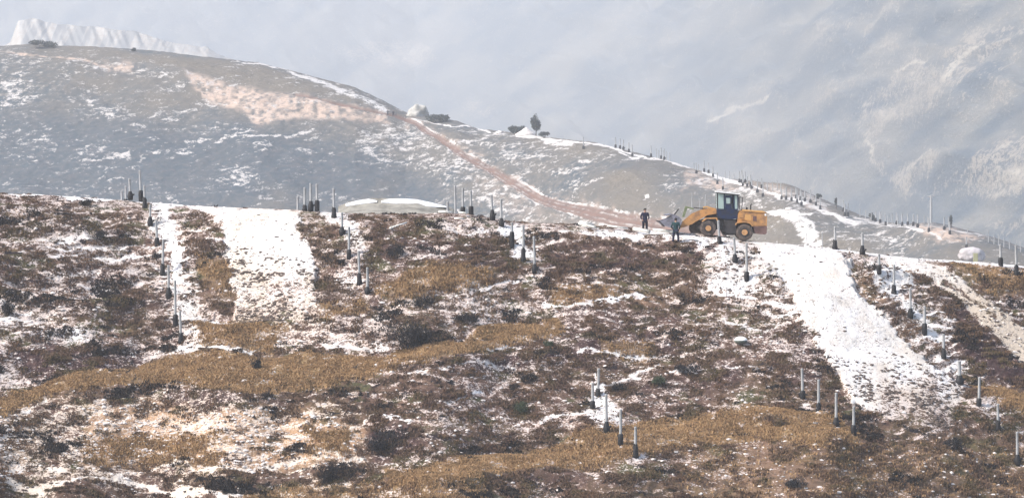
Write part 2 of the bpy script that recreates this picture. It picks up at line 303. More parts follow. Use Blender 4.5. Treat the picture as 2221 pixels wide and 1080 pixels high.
# trodden terracettes along the contours: flat treads that hold the snow, steep dark risers
tstr = np.where((Ug < -60) | (Ug > 2280), .45, 1.0)*np.clip(.55+.9*fbm(X/9, Y/9, Z/5, 81, 3), 0, 1)*(1-g)*(1-bare)*edge
ph = Z/.42+1.1*fbm(X/5, Y/7, Z/3, 83, 3)+.35*fbm(X/1.1, Y/1.5, Z/1.5, 85, 3); fr = ph-np.floor(ph)
ph2 = Z/2.3+.9*fbm(X/14, Y/14, Z/6, 87, 3)+.18*fbm(X/3, Y/3, Z/2, 88, 3); fr2 = ph2-np.floor(ph2); t2_ = np.clip(.6+.8*fbm(X/18, Y/18, Z/8, 89, 2), 0, 1)*(1-.6*g)*(1-bare)*edge
Z = Z+rel+2.3*.48*t2_*(smooth(.45, .92, fr2)-fr2)+.42*.75*tstr*(smooth(.5, .95, fr)-fr)
s = np.where(s < .85, np.clip(s+tstr*(.24*smooth(.62, .45, fr)-.12-.18*smooth(.5, .7, fr))+t2_*(.22*np.exp(-((fr2-.40)/.12)**2)-.10*smooth(.5, .7, fr2)), 0, 1.3), s)
d = np.clip(d+.55*t2_*smooth(.5, .7, fr2)*smooth(1.0, .9, fr2), 0, 1)
VP = H0/2-F*((Z*cp+Y*sp)/(Y*cp-Z*sp))
# far side of the crest and skirt down to the valley
def extra_rows(Xr, Yr, Zr, steps):
    out = []
    for dy, dz in steps: out.append((Xr*(1+dy/200.0), Yr+dy, np.maximum(Zr+dz, -70)))
    return out
back = extra_rows(X[0], Y[0], Z[0], [(70, -32), (40, -14), (22, -5), (12, -1.6), (6, -.45), (3, -.14), (1.2, -.045)])
front = [(X[-1]*0.995, Y[-1]-8, Z[-1]-6), (X[-1]*.9, Y[-1]-30, np.minimum(Z[-1]-22, -50)), (X[-1]*.8, Y[-1]-55, Z[-1]*0-72)]
XX = np.vstack([b[0] for b in back]+[X]+[b[0] for b in front]); YY = np.vstack([b[1] for b in back]+[Y]+[b[1] for b in front]); ZZ = np.vstack([b[2] for b in back]+[Z]+[b[2] for b in front])
NB, NF = len(back), len(front)
pad = lambda a: np.vstack([np.repeat(a[:1], NB, 0), a, np.repeat(a[-1:], NF, 0)])
me = new_mesh('hillside', np.stack([XX, YY, ZZ], -1).reshape(-1, 3), gridfaces(*XX.shape)[:, ::-1], m_fore)
attr(me, 'cover', [pad(s), pad(g), pad(d)]); attr(me, 'earth', [pad(e), pad(road*0), pad(tan)])
tag(link('hillside', me), kind='structure')
def fore_at(u, v):
    "ground point of the near hillside seen at u, v (nearest survey node)"
    j = int(np.argmin(np.abs(cu-u))); i = int(np.argmin(np.abs(VP[:, j]-v)+.02*np.abs(Vg[:, j]-v)))
    return Vector((float(X[i, j]), float(Y[i, j]), float(Z[i, j])))

# ------------------------------------------------------------------ middle hill
MS = [(-3000, 60), (-600, 92), (0, 100), (60, 96), (250, 104), (350, 112), (420, 121), (560, 136), (640, 155), (700, 172), (770, 190), (830, 218), (880, 244), (930, 252), (990, 262), (1040, 280), (1090, 285), (1180, 297), (1290, 309), (1340, 322), (1400, 336), (1460, 352), (1530, 374), (1580, 388), (1640, 393), (1700, 398), (1760, 425), (1850, 464), (1900, 480), (1950, 486), (2015, 482), (2060, 492), (2130, 512), (2221, 545), (2800, 700), (5500, 1100)]
mcu = np.concatenate([np.linspace(-3000, -220, 50), np.linspace(-200, -20, 50), np.arange(-16, 2240, 2.4), np.linspace(2250, 2600, 60), np.linspace(2650, 5500, 40)])
mdv = np.concatenate([np.arange(0, 40, 1.2), np.arange(40, 330, 2.0), np.arange(330, 480, 10.0)])
MU, MDV = np.meshgrid(mcu, mdv)
def mcrest(u): return np.interp(u, [a for a, b in MS], [b for a, b in MS])
MV = mcrest(MU)+MDV
def midY(u, v):
    kx = np.arange(-3200, 5700, 20.0); ky = np.interp(kx, [-3000, 0, 850, 1290, 1700, 2221, 5500], [940, 880, 840, 760, 680, 610, 500])
    ky = np.convolve(np.pad(ky, 20, mode='edge'), np.hanning(41)/np.hanning(41).sum(), 'valid'); yc = np.interp(u, kx, ky)
    dv = v-mcrest(u)
    return yc-0.22*np.clip(dv, 0, None)-14*(1-np.exp(-np.clip(dv, 0, None)/25))
def mid_paint(U, V):
    n1 = fbm(U/60, V/30, U*0, 103, 4); n2 = fbm(U/60, V/30, U*0+9, 105, 4)
    f1 = fbm(U/12, V/7, U*0, 131, 3)
    u = U+n1*9+f1*3; v = V+n2*6+f1*2
    diag = fbm((U*0.35+V*0.9)/22, (U-V*.6)/90, U*0, 111, 4)
    big = fbm(U/150, V/60, U*0, 113, 3)
    s = 0.16+0.11*diag+0.06*big
    s = rep(s, poly(u, v, [(-300, 150), (80, 160), (60, 300), (-300, 400)], 30), .34)
    s = rep(s, poly(u, v, [(0, 120), (300, 150), (470, 180), (450, 200), (250, 165), (0, 145)], 10), .34)
    s = rep(s, poly(u, v, [(160, 210), (330, 240), (260, 270), (150, 250)], 12), .42)
    s = rep(s, poly(u, v, [(460, 360), (560, 350), (560, 400), (500, 400)], 12), .4)
    s = rep(s, poly(u, v, [(770, 270), (900, 270), (1050, 380), (1260, 470), (1150, 490), (1000, 420), (880, 360), (780, 330)], 14), .40)
    s = rep(s, poly(u, v, [(960, 275), (1200, 295), (1350, 330), (1420, 360), (1250, 410), (1150, 370), (1000, 320)], 12), .33+.15*diag)
    s = rep(s, poly(u, v, [(1250, 350), (1500, 370), (1500, 440), (1300, 450)], 12), .14+.1*diag)
    s = rep(s, poly(u, v, [(1500, 372), (1600, 395), (1760, 440), (2000, 520), (1990, 545), (1850, 505), (1700, 450), (1560, 420), (1490, 400)], 10), .55)
    s = rep(s, poly(u, v, [(1660, 400), (1760, 425), (1820, 465), (1990, 485), (1980, 510), (1850, 480), (1720, 430)], 9), .62)
    s = rep(s, poly(u, v, [(1650, 430), (1690, 425), (1850, 485), (1990, 520), (2060, 545), (1900, 548), (1760, 500), (1700, 470)], 10), .20+.15*diag)
    s = rep(s, poly(u, v, [(1672, 466), (1735, 464), (1765, 488), (1792, 530), (1782, 560), (1735, 560), (1742, 525), (1722, 492)], 7), .85)
    s = rep(s, poly(u, v, [(1870, 500), (1960, 520), (1960, 560), (1890, 545)], 10), .42)
    for pts, a, b, l in [([(500, 132), (560, 137), (625, 155)], 1.2, 2.5, .8), ([(625, 155), (690, 180), (770, 215), (835, 243)], 3.5, 10, .78), ([(1120, 296), (1200, 298), (1290, 311), (1345, 326), (1400, 341), (1470, 357), (1540, 378), (1610, 398)], 2.5, 3.5, .95),
                         ([(1190, 305), (1240, 312)], 9, 9, .8), ([(900, 262), (1000, 275), (1080, 290)], 2, 2, .85), ([(870, 225), (925, 235)], 10, 9, .62), ([(1340, 330), (1375, 345), (1400, 344)], 3, 3, .8), ([(1610, 398), (1700, 425), (1760, 445), (1850, 480)], 3, 4, .85),
                         ([(1370, 470), (1420, 470)], 1.5, 1.5, .9), ([(1660, 462), (1760, 468)], 3, 3, .9), ([(1920, 490), (2000, 515), (2040, 535)], 2.5, 2.5, .9), ([(180, 355), (300, 330), (430, 320), (540, 285)], 2, 2, .55), ([(480, 300), (620, 296), (680, 285)], 2, 2, .6),
                         ([(1380, 390), (1450, 395), (1480, 378)], 2, 2, .6), ([(1250, 412), (1300, 395), (1330, 388)], 5, 4, .55), ([(2150, 500), (2120, 507)], 3, 3, .8), ([(1960, 490), (2150, 507)], 1.5, 2, .7)]:
        s = rep(s, stroke(u, v, pts, a, b), l)
    s = rep(s, poly(U, V, [(1396, 433), (1407, 432), (1409, 437), (1400, 438)], 1.5), 1.0)
    e = np.zeros(U.shape)
    for pts, l in [([(400, 165), (530, 190), (640, 212), (840, 250), (850, 268), (760, 262), (680, 262), (600, 262), (550, 276), (535, 240), (440, 212)], 1.0), ([(1010, 380), (1260, 470), (1280, 490), (1150, 490), (1050, 430)], .2), ([(230, 135), (290, 140), (280, 158), (235, 155)], .7),
                   ([(1490, 372), (1580, 392), (1600, 412), (1500, 405), (1480, 420)], .75), ([(1760, 425), (1800, 455), (1740, 452)], .55), ([(1985, 485), (2060, 492), (2130, 515), (2110, 545), (2040, 540), (1985, 510)], .9), ([(1300, 465), (1420, 470), (1440, 500), (1290, 492)], .3), ([(1560, 385), (1700, 398), (1760, 430), (1640, 420)], .35)]:
        e = np.maximum(e, poly(u, v, pts, 7)*l)
    e = np.maximum(e, stroke(u, v, [(-100, 112), (60, 122), (200, 140), (290, 150)], 2.5, 2)*.9)
    s = np.where(e > .4, s*.6+.14, s)
    rd = [(640, 214), (760, 236), (860, 256), (900, 272), (1000, 338), (1100, 393), (1200, 436), (1290, 463), (1345, 474), (1430, 486), (1560, 506)]
    dd, tp = segdist(U, V, rd[2:]); hw = 5+12*tp
    t = np.maximum(stroke(U, V, rd[:3], 2.0, 3.0, soft=1.2), smooth(1, 0, (dd-hw)/1.5+.5))
    q = dd/hw; rut = (np.exp(-((q-.42)/.19)**2)*.9+1.1*np.exp(-((q-1.02)/.22)**2))*smooth(870, 900, U)*np.clip(.7+.5*f1, 0, 1)
    rut = np.where(dd < hw*1.6, rut, 0); t = t*(1-.75*np.clip(rut, 0, 1))
    s = rep(s, stroke(u, v, rd[3:], 13, 20), np.maximum(s, .34))
    e = np.maximum(e, stroke(u, v, rd[3:], 16, 24)*np.clip(.1+.8*fbm(U/16, V/9, U*0, 141, 3), 0, .6))
    g = np.clip(0.25+0.5*big+.3*smooth(1000, 1500, U)-.6*poly(u, v, [(-200, 190), (600, 260), (800, 330), (800, 440), (300, 440), (-200, 440)], 40), 0, 1)
    g = np.maximum(g, .8*poly(u, v, [(240, 110), (560, 140), (700, 190), (800, 235), (620, 205), (420, 165), (260, 135)], 9))
    s = np.maximum(s, rut*.95)
    e = e*np.clip(.75+.9*fbm(U/9, V/6, U*0, 140, 3), .1, 1.1)
    dk = np.maximum(0, poly(u, v, [(-200, 230), (500, 270), (800, 330), (1000, 420), (900, 460), (-200, 460)], 40)*.8)
    return np.clip(s, 0, 1.2), g, dk, e, t, rut, diag
s2, g2, d2, e2, t2, rut, diag = mid_paint(MU, MV)
MY = midY(MU, MV); x2, y2, z2 = unproj(MU, MV, MY)
me2 = smooth(0, 30, MDV)
kn = np.exp(-(((MU-1390)/110)**2+((MV-400)/38)**2)); z2 = z2+kn*2.2*me2
tp2 = z2/2.2+1.2*fbm(x2/50, y2/50, z2/20, 241, 3); f2_ = tp2-np.floor(tp2)
s2 = np.clip(s2+(.16*np.exp(-((f2_-.3)/.16)**2)-.05)*np.clip(.5+.9*fbm(x2/30, y2/30, z2/10, 243, 3), 0, 1)*(1-t2)*(s2 < .7), 0, 1.2); d2 = np.clip(d2+.8*kn, 0, 1); s2 = np.where(s2 < .7, s2*(1-.55*kn), s2)
z2 = z2+me2*(1-t2)*(1.1*(.5-np.abs(fbm((x2+z2*2)/26, y2/60, z2/60, 251, 3))))
z2 = z2+me2*(1.6*fbm(x2/45, y2/60, z2/40, 201, 3)+0.5*fbm(x2/9, y2/12, z2/4, 211, 4)*(1-t2))+0.12*(1-t2)*fbm(x2/2.2, y2/2.2, z2/1.5, 221, 3)-.25*t2
bk = extra_rows(x2[0], y2[0], z2[0], [(320, -110), (120, -30), (50, -9), (20, -2.2), (8, -.5), (3, -.1)]); ft = [(x2[-1]*.97, y2[-1]-40, z2[-1]*0-75)]
bk = [(a, b, np.maximum(c, -75)) for a, b, c in bk]
X2 = np.vstack([b[0] for b in bk]+[x2]+[b[0] for b in ft]); Y2 = np.vstack([b[1] for b in bk]+[y2]+[b[1] for b in ft]); Z2 = np.vstack([b[2] for b in bk]+[z2]+[b[2] for b in ft])
pad2 = lambda a: np.vstack([np.repeat(a[:1], len(bk), 0), a, np.repeat(a[-1:], 1, 0)])
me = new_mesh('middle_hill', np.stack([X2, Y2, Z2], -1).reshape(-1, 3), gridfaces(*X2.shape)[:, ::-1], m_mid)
attr(me, 'cover', [pad2(s2), pad2(g2), pad2(d2)]); attr(me, 'earth', [pad2(e2), pad2(np.clip(t2, 0, 1)), pad2(rut*0+.2)])
tag(link('middle_hill', me), kind='structure')
def mid_at(u, v):
    j = int(np.argmin(np.abs(mcu-u))); i = int(np.argmin(np.abs(MV[:, j]-v)))
    return Vector((float(x2[i, j]), float(y2[i, j]), float(z2[i, j])))

# ------------------------------------------------------------------ mountains across the valley
fcu = np.concatenate([np.linspace(-2500, -120, 40), np.arange(-100, 2330, 6.0), np.linspace(2350, 5000, 40)])
fv = np.arange(-70, 720, 4.0)[::-1]
FU, FV = np.meshgrid(fcu, fv)
fy0 = np.interp(FU, [-2500, 900, 1400, 1750, 2000, 2300, 5000], [3900, 3900, 3300, 2200, 1700, 1450, 1400])
fsl = np.interp(FU, [0, 1500, 2221], [.60, .50, .42])
FY = fy0+(560-FV)*(fy0/F)/fsl
x3, y3, z3 = unproj(FU, FV, FY)
ax = (x3*0.8+z3*1.1); bx_ = (z3*1.0-x3*0.55)
rid = 1-np.abs(fbm(ax/170, bx_/420, y3/900, 301, 4)); rid2 = 1-np.abs(fbm(ax/60, bx_/150, y3/300, 311, 4))
amp = smooth(-72, -20, z3)
kr = np.interp(FU, [1000, 1700], [.3, 1.55]); y3 = y3-(75*rid+30*rid2)*amp*kr; z3 = z3+(10*rid+9*rid2+3*fbm(x3/30, y3/60, z3/30, 321, 3))*amp-9*amp
top = [(x3[-1], y3[-1]+60, z3[-1]+4), (x3[-1], y3[-1]+500, z3[-1]-60), (x3[-1], y3[-1]*0+5050, z3[-1]*0-75)]
bot = [(x3[0]*.97, y3[0]-60, z3[0]*0-76)]
X3 = np.vstack([b[0] for b in bot]+[x3]+[b[0] for b in top]); Y3 = np.vstack([b[1] for b in bot]+[y3]+[b[1] for b in top]); Z3 = np.vstack([b[2] for b in bot]+[z3]+[b[2] for b in top])
def farp(U, V):
    u = U+10*fbm(U/40, V/30, U*0, 330, 3); v = V+8*fbm(U/40, V/30, U*0, 335, 3)
    dg = fbm((U*0.5+V*0.85)/30, (U*.85-V*.5)/110, U*0, 340, 4)
    fn = fbm((U*0.5+V*0.85)/9, (U*.85-V*.5)/22, U*0, 346, 4)
    s = .14+(.16*dg+.16*fn)*smooth(1200, 1800, U+0*V)+.05*dg
    for pts, l in [([(1860, 360), (1960, 345), (2040, 380), (2010, 430), (1900, 410)], .68), ([(2060, 350), (2120, 300), (2200, 290), (2215, 340), (2180, 400), (2120, 430), (2030, 410)], .66), ([(2100, 60), (2150, 100), (2060, 200), (1990, 220), (1960, 280), (1850, 290), (1800, 270), (1870, 200), (1990, 160)], .42),
                   ([(2060, 60), (2090, 80), (2080, 120), (2040, 120)], .6), ([(1700, 380), (1760, 440), (1980, 470), (1880, 430)], .04), ([(2110, 480), (2190, 450), (2210, 480), (2150, 510)], .6), ([(1680, 340), (1800, 340), (1860, 420), (1780, 440)], .05), ([(800, 90), (950, 100), (930, 160), (780, 140)], .5),
                   ([(1020, 220), (1080, 240), (1060, 270), (1000, 250)], .45), ([(750, 110), (800, 110), (800, 140), (750, 140)], .55)]:
        s = rep(s, poly(u, v, pts, 12), l+.12*dg+.16*fn)
    for pts, w_ in [([(1520, 290), (1570, 260), (1640, 230)], 4), ([(1990, 195), (2030, 150), (2080, 110)], 5), ([(1830, 330), (1850, 360), (1880, 370)], 3), ([(2110, 330), (2160, 300), (2190, 290)], 4), ([(1900, 185), (1960, 150)], 4)]:
        s = rep(s, stroke(u, v, pts, w_), .8)
    return np.clip(s, 0, 1), np.clip(.35+.5*dg, 0, 1)*.7, np.clip(.4-.6*dg, 0, 1)
s3, g3, d3 = farp(FU, FV)
wr_ = np.interp(FU, [1200, 1800], [0, 1]); s3 = np.clip(s3+wr_*(.45*(rid2-.66)+.30*(rid-.66)), 0, 1)
pad3 = lambda a: np.vstack([a[:1], a, np.repeat(a[-1:], 3, 0)])
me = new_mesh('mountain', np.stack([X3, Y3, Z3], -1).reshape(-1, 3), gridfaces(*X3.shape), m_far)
attr(me, 'cover', [pad3(s3), pad3(g3), pad3(d3)]); attr(me, 'earth', [pad3(s3*0), pad3(s3*0), pad3(s3*0+.3)])
tag(link('mountain', me), kind='structure')
me = new_mesh('valley_ground', [(-3500, -400, -71), (3500, -400, -71), (3500, 5200, -71), (-3500, 5200, -71)], [(0, 1, 2, 3)], paint('valley_soil', (.10, .10, .08), .95, .1, scale=.05))
tag(link('valley_ground', me), kind='structure')

# ------------------------------------------------------------------ pale cut cliff on the far left, behind the middle hill
mc = N('cliff_rock'); oo = mc.obj(); st = mc.noise(mc.map(oo, (.5, .02, .06)), .28, 4, .6, .5); st2 = mc.noise(oo, .25, 4, .6)
m_cliff = mc.done(mc.mix(mc.sstep(st, .46, .60), mc.mix(mc.sstep(st2, .4, .6), (.40, .385, .36), (.36, .32, .28)), (.22, .22, .22)), .95, .1)
cu3 = np.linspace(-10, 520, 150); vt = np.interp(cu3, [-10, 22, 40, 70, 130, 210, 240, 300, 345, 400, 450, 470, 520], [110, 92, 44, 40, 54, 58, 65, 70, 86, 97, 103, 116, 135])+1.5*fbm(cu3/14, cu3*0, cu3*0, 402, 3)
tt = np.linspace(0, 1, 26)
CUg, TG = np.meshgrid(cu3, tt); VT = vt[None, :]+TG*(150-vt[None, :])
YC = 2000-90*TG+5*fbm((CUg-TG*40)/16, TG*1.2, TG*0, 401, 4)
xc, yc_, zc = unproj(CUg, VT, YC)
rows = [(xc[0], yc_[0]+200, zc[0]-60), (xc[0], yc_[0]+40, zc[0]-7), (xc[0], yc_[0]+8, zc[0]-1)]
XC = np.vstack([r[0] for r in rows]+[xc]); YCc = np.vstack([r[1] for r in rows]+[yc_]); ZC = np.vstack([r[2] for r in rows]+[zc])
me = new_mesh('cliff', np.stack([XC, YCc, ZC], -1).reshape(-1, 3), gridfaces(*XC.shape)[:, ::-1], m_cliff)
tag(link('cliff', me), kind='structure')

ROWS = [
 ('left of the left snow chute', 'white posts of the left row', [(265, 414, 436, 442, 264), (273, 403, 432, 440, 273), (283, 387, 415, 431, 281), (306, 369, 413, 433, 303), (314, 402, 430, 451, 313), (325, 443, 470, 489, 325), (340, 478, 515, 533, 337), (352, 519, 574, 597, 354), (366, 575, 624, 646, 366), (381, 607, 681, 704, 380), (392, 674, 723, 742, 390)]),
 ('just right of the left snow chute', 'white posts of the centre-left row', [(646, 426, 458, 470, 646), (661, 406, 445, 456, 661), (674, 397, 436, 456, 674), (688, 399, 434, 454, 687), (725, 408, 451, 472, 724), (741, 461, 492, 509, 741), (757, 492, 542, 560, 757), (780, 544, 594, 616, 778), (797, 580, 622, 636, 797)]),
 ('between left chute and loader', 'white posts of the centre row', [(971, 437, 466, 476, 971), (988, 402, 466, 478, 987), (1004, 408, 449, 464, 1004), (1022, 413, 447, 464, 1021), (1069, 422, 455, 478, 1066), (1088, 430, 472, 490, 1087), (1110, 484, 504, 534, 1110), (1136, 488, 539, 567, 1136), (1160, 512, 572, 589, 1158)]),
 ('around the wheel loader and crest', 'white posts near the wheel loader', [(1532, 458, 494, 509, 1532), (1561, 477, 513, 527, 1558), (1595, 515, 551, 570, 1592), (1619, 527, 589, 608, 1618), (1811, 491, 521, 538, 1811), (1871, 504, 532, 552, 1871), (2170, 529, 558, 577, 2169), (2205, 531, 575, 595, 2203)]),
 ('right of the big white chute', 'white posts of the right row', [(1907, 551, 575, 592, 1907), (1938, 571, 616, 635, 1938), (1974, 623, 667, 687, 1973), (2006, 664, 701, 724, 2006), (2047, 723, 755, 776, 2046), (2082, 781, 813, 833, 2081), (2124, 816, 862, 879, 2125), (2164, 873, 910, 930, 2163), (2206, 935, 985, 1006, 2205)]),
 ('below left of the big white chute', 'white posts of the lower right row', [(1742, 798, 846, 862, 1740), (1775, 822, 874, 895, 1775), (1814, 850, 904, 922, 1814), (1851, 880, 921, 942, 1851)]),
 ('at the bottom centre', 'white posts of the bottom row', [(1286, 829, 869, 887, 1286), (1297, 797, 842, 858, 1299), (1315, 853, 913, 937, 1314), (1346, 886, 940, 965, 1346), (1378, 924, 963, 989, 1378)]),
]
# ------------------------------------------------------------------ ground cover (uncountable tufts, clods, stones)
def tuft_object(name, pts, h, wd, nbl, mat, lean=.35, label=None):
    n = len(pts); k = n*nbl
    base = np.repeat(pts, nbl, 0)+np.concatenate([rng.normal(0, wd, (k, 2)), np.zeros((k, 1))], 1)
    hh = np.repeat(h*(0.6+0.8*rng.random(n)), nbl)*(0.6+0.6*rng.random(k)); a = rng.random(k)*6.283; w_ = hh*0.16+.012
    top = base+np.stack([np.cos(a*3.1)*hh*lean, np.sin(a*3.1)*hh*lean, hh], 1)
    dx = np.stack([np.cos(a)*w_, np.sin(a)*w_, -0.04+0*a], 1)
    co = np.stack([base-dx, base+dx+[0, 0, -.05], top], 1).reshape(-1, 3)
    me = new_mesh(name, co, np.arange(3*k).reshape(-1, 3), mat, False)
    return tag(link(name, me), label, kind='stuff')
def pick(prob, n, lim=None):
    m = prob*np.where((Ug > -40) & (Ug < 2262), 1.0, .45)*((Ug > -450) & (Ug < 2800) & (Vg < 1230)); p = (m*np.gradient(dvs)[:, None]*np.gradient(cu)[None, :]).ravel(); p /= p.sum()
    i = rng.choice(p.size, n, p=p); j = rng.random((n, 2))-.5
    pts = np.stack([X.ravel()[i], Y.ravel()[i], Z.ravel()[i]], 1); pts[:, 0] += j[:, 0]*.03*np.gradient(cu)[i % len(cu)]
    return pts
def leafmat(name, a, b, c, wide=None):
    m = N(name); o = m.obj(); n = m.noise(o, 0.9, 4, .6); n2 = m.noise(o, 9.0, 2, .5); col = m.mix(m.sstep(n, .4, .6), a, b)
    if wide:
        col = m.mix(m.sstep(m.noise(m.map(o, (1, 1, 1.6), (7, 3, 1)), .33, 5, .62), .50, .62), col, wide[0]); col = m.mix(m.sstep(m.noise(m.map(o, (1, 1, 1.6), (17, 33, 11)), .42, 5, .62), .50, .62), col, wide[1])
    m.done(m.mix(m.math('MULTIPLY', m.sstep(n2, .42, .62), .7), col, c), .9, .1); return m.m
m_gold = leafmat('dry_grass', (.36, .225, .115), (.23, .140, .070), (.42, .28, .155))
m_scrub = leafmat('dry_scrub', (.092, .056, .046), (.105, .070, .044), (.21, .140, .100), ((.130, .076, .046), (.090, .072, .034)))
m_shade_tuft = leafmat('dark_shade_tufts', (.018, .017, .020), (.030, .024, .024), (.05, .045, .04))  # near-black tufts: dark bushes, with the shadow under scarps put into their colour
clump = fbm(X/.8, Y/1.1, Z/.4, 71, 4, .65)
feet = np.ones(X.shape)
for _, _, it in ROWS:
    for (u_, a_, b_, v_, t_) in it: feet *= 1-np.exp(-(((Ug-u_)/13)**2+((Vg-v_-4)/13)**2))
keep = feet*(1-smooth(.8, .95, s))*(1-bare)
tuft_object('dry_grass', pick(np.clip(g, 0, 1)**1.3*np.clip(.7+clump, .1, 1)*keep, 100000), .085, .085, 6, m_gold, .6)
tuft_object('low_scrub', pick(np.clip(1-s*1.1, 0.02, 1)*np.clip(clump*2.2-.1, 0, 1)*(1-.75*g)*(1-.5*np.clip(e, 0, 1))*keep, 120000), .075, .09, 7, m_scrub, .9)
hc = fbm(X/2.4, Y/3.2, Z/1.0, 91, 4, .6)
tuft_object('dark_shade_tufts', pick(np.clip((hc-.55)*3, 0, 1)*np.clip(1-s*.8, 0, 1)*(1-.8*g)*keep+1e-9, 10000), .13, .10, 7, m_shade_tuft, .8)
def stones(name, pts, r0, r1, mat):
    ico = [(0, 0, -1), (.72, -.53, -.45), (-.28, -.85, -.45), (-.89, 0, -.45), (-.28, .85, -.45), (.72, .53, -.45), (.28, -.85, .45), (-.72, -.53, .45), (-.72, .53, .45), (.28, .85, .45), (.89, 0, .45), (0, 0, 1)]
    fc = [(0, 1, 2), (1, 0, 5), (0, 2, 3), (0, 3, 4), (0, 4, 5), (1, 5, 10), (2, 1, 6), (3, 2, 7), (4, 3, 8), (5, 4, 9), (1, 10, 6), (2, 6, 7), (3, 7, 8), (4, 8, 9), (5, 9, 10), (6, 10, 11), (7, 6, 11), (8, 7, 11), (9, 8, 11), (10, 9, 11)]
    n = len(pts); v = np.array(ico)[None]*(r0+(r1-r0)*rng.random((n, 1, 1))**2.5)*(0.65+.7*rng.random((n, 12, 1)))*np.stack([1+.6*rng.random(n), np.ones(n), .45+.3*rng.random(n)], 1)[:, None, :]
    co = (v+pts[:, None, :]).reshape(-1, 3); f = (np.array(fc)[None]+np.arange(n)[:, None, None]*12).reshape(-1, 3)
    return tag(link(name, new_mesh(name, co, f, mat, False)), kind='stuff')
m_clod = paint('dark_clod', (.13, .10, .085), .95, .1, .4, 2.0); m_pale = paint('pale_rubble', (.72, .66, .62), .95, .1, .3, 2.0)
stones('dark_clods', pick(np.clip(ch1*smooth(500, 600, Vg)*.9+ch2*smooth(740, 860, Vg)+.015*ch2+.015*ch1+road*.3+np.clip(s-.5, 0, .3)*(1-bare), 0, 1)*np.clip(clump+.2, .01, 1), 6500), .02, .13, m_clod)
stones('pale_rubble', pick(np.clip(s, 0, 1)*(1-.8*ch2)*np.clip(.5-clump, .05, 1)*.6+e, 9000), .03, .13, m_pale)

# ------------------------------------------------------------------ mesh tools for objects
def bm_obj(name, bm, mat, parent=None, sm=False):
    me = bpy.data.meshes.new(name); bmesh.ops.recalc_face_normals(bm, faces=bm.faces); bm.to_mesh(me); bm.free()
    if mat: me.materials.append(mat)
    if sm:
        for p in me.polygons: p.use_smooth = True
    return link(name, me, parent)
def tube(bm, p0, p1, r0, r1=None, n=10, cap=True, hollow=False):
    p0, p1 = Vector(p0), Vector(p1); r1 = r0 if r1 is None else r1
    q = (p1-p0).to_track_quat('Z', 'Y').to_matrix(); a = []; b = []
    for i in range(n):
        t = 2*math.pi*i/n; c = Vector((math.cos(t), math.sin(t), 0))
        a.append(bm.verts.new(p0+q@(c*r0))); b.append(bm.verts.new(p1+q@(c*r1)))
    for i in range(n): bm.faces.new((a[i], a[(i+1) % n], b[(i+1) % n], b[i]))
    if cap and not hollow: bm.faces.new(a[::-1]); bm.faces.new(b)
    if hollow:
        for ring, rr, pt, din in ((a, r0, p0, 1), (b, r1, p1, -1)):
            ins = [bm.verts.new(pt+(v.co-pt)*.82) for v in ring]; deep = [bm.verts.new(v.co+(p1-p0).normalized()*din*min(.5, (p1-p0).length*.4)) for v in ins]
            for i in range(n):
                j = (i+1) % n; bm.faces.new((ring[i], ring[j], ins[j], ins[i])); bm.faces.new((ins[i], ins[j], deep[j], deep[i]))
            bm.faces.new(deep)
def lathe(bm, prof, n=14, c=(0, 0, 0), wob=0.0, seed=0, axis='Z'):
    rr = random.Random(seed); rings = []
    for r, z in prof:
        ring = []
        for i in range(n):
            t = 2*math.pi*i/n; k = r*(1+wob*(rr.random()-.5)*2)
            p = (math.cos(t)*k, math.sin(t)*k, z) if axis == 'Z' else (math.cos(t)*k, z, math.sin(t)*k)
            ring.append(bm.verts.new(Vector(p)+Vector(c)))
        rings.append(ring)
    for a, b in zip(rings, rings[1:]):
        for i in range(n): bm.faces.new((a[i], a[(i+1) % n], b[(i+1) % n], b[i]))
    bm.faces.new(rings[0][::-1]); bm.faces.new(rings[-1])
def box(bm, x0, x1, y0, y1, z0, z1):
    r = bmesh.ops.create_cube(bm, size=1); bmesh.ops.scale(bm, vec=(x1-x0, y1-y0, z1-z0), verts=r['verts']); bmesh.ops.translate(bm, vec=((x0+x1)/2, (y0+y1)/2, (z0+z1)/2), verts=r['verts']); return r['verts']
def prism(bm, pts, y0, y1):
    a = [bm.verts.new((x, y0, z)) for x, z in pts]; b = [bm.verts.new((x, y1, z)) for x, z in pts]; n = len(pts)
    bm.faces.new(a); bm.faces.new(b[::-1])
    for i in range(n): bm.faces.new((a[i], b[i], b[(i+1) % n], a[(i+1) % n]))
def bev(bm, w_=.02, seg=2):
    bmesh.ops.bevel(bm, geom=[e_ for e_ in bm.edges if e_.calc_face_angle(0) > .5], offset=w_, segments=seg, profile=.6, affect='EDGES')
def copy_tree(o, parent=None):
    c = o.copy(); COL.objects.link(c); c.parent = parent
    for ch in list(o.children): copy_tree(ch, c)
    return c
ORD = 'first second third fourth fifth sixth seventh eighth ninth tenth eleventh twelfth thirteenth fourteenth fifteenth sixteenth seventeenth eighteenth nineteenth twentieth'.split()
def ordw(i):
    if i < 20: return ORD[i]
    t = {2: 'twenty', 3: 'thirty', 4: 'forty', 5: 'fifty'}; q = i+1
    return t[q//10]+'-'+ORD[q % 10-1] if q % 10 else {30: 'thirtieth', 40: 'fortieth', 50: 'fiftieth'}[q]

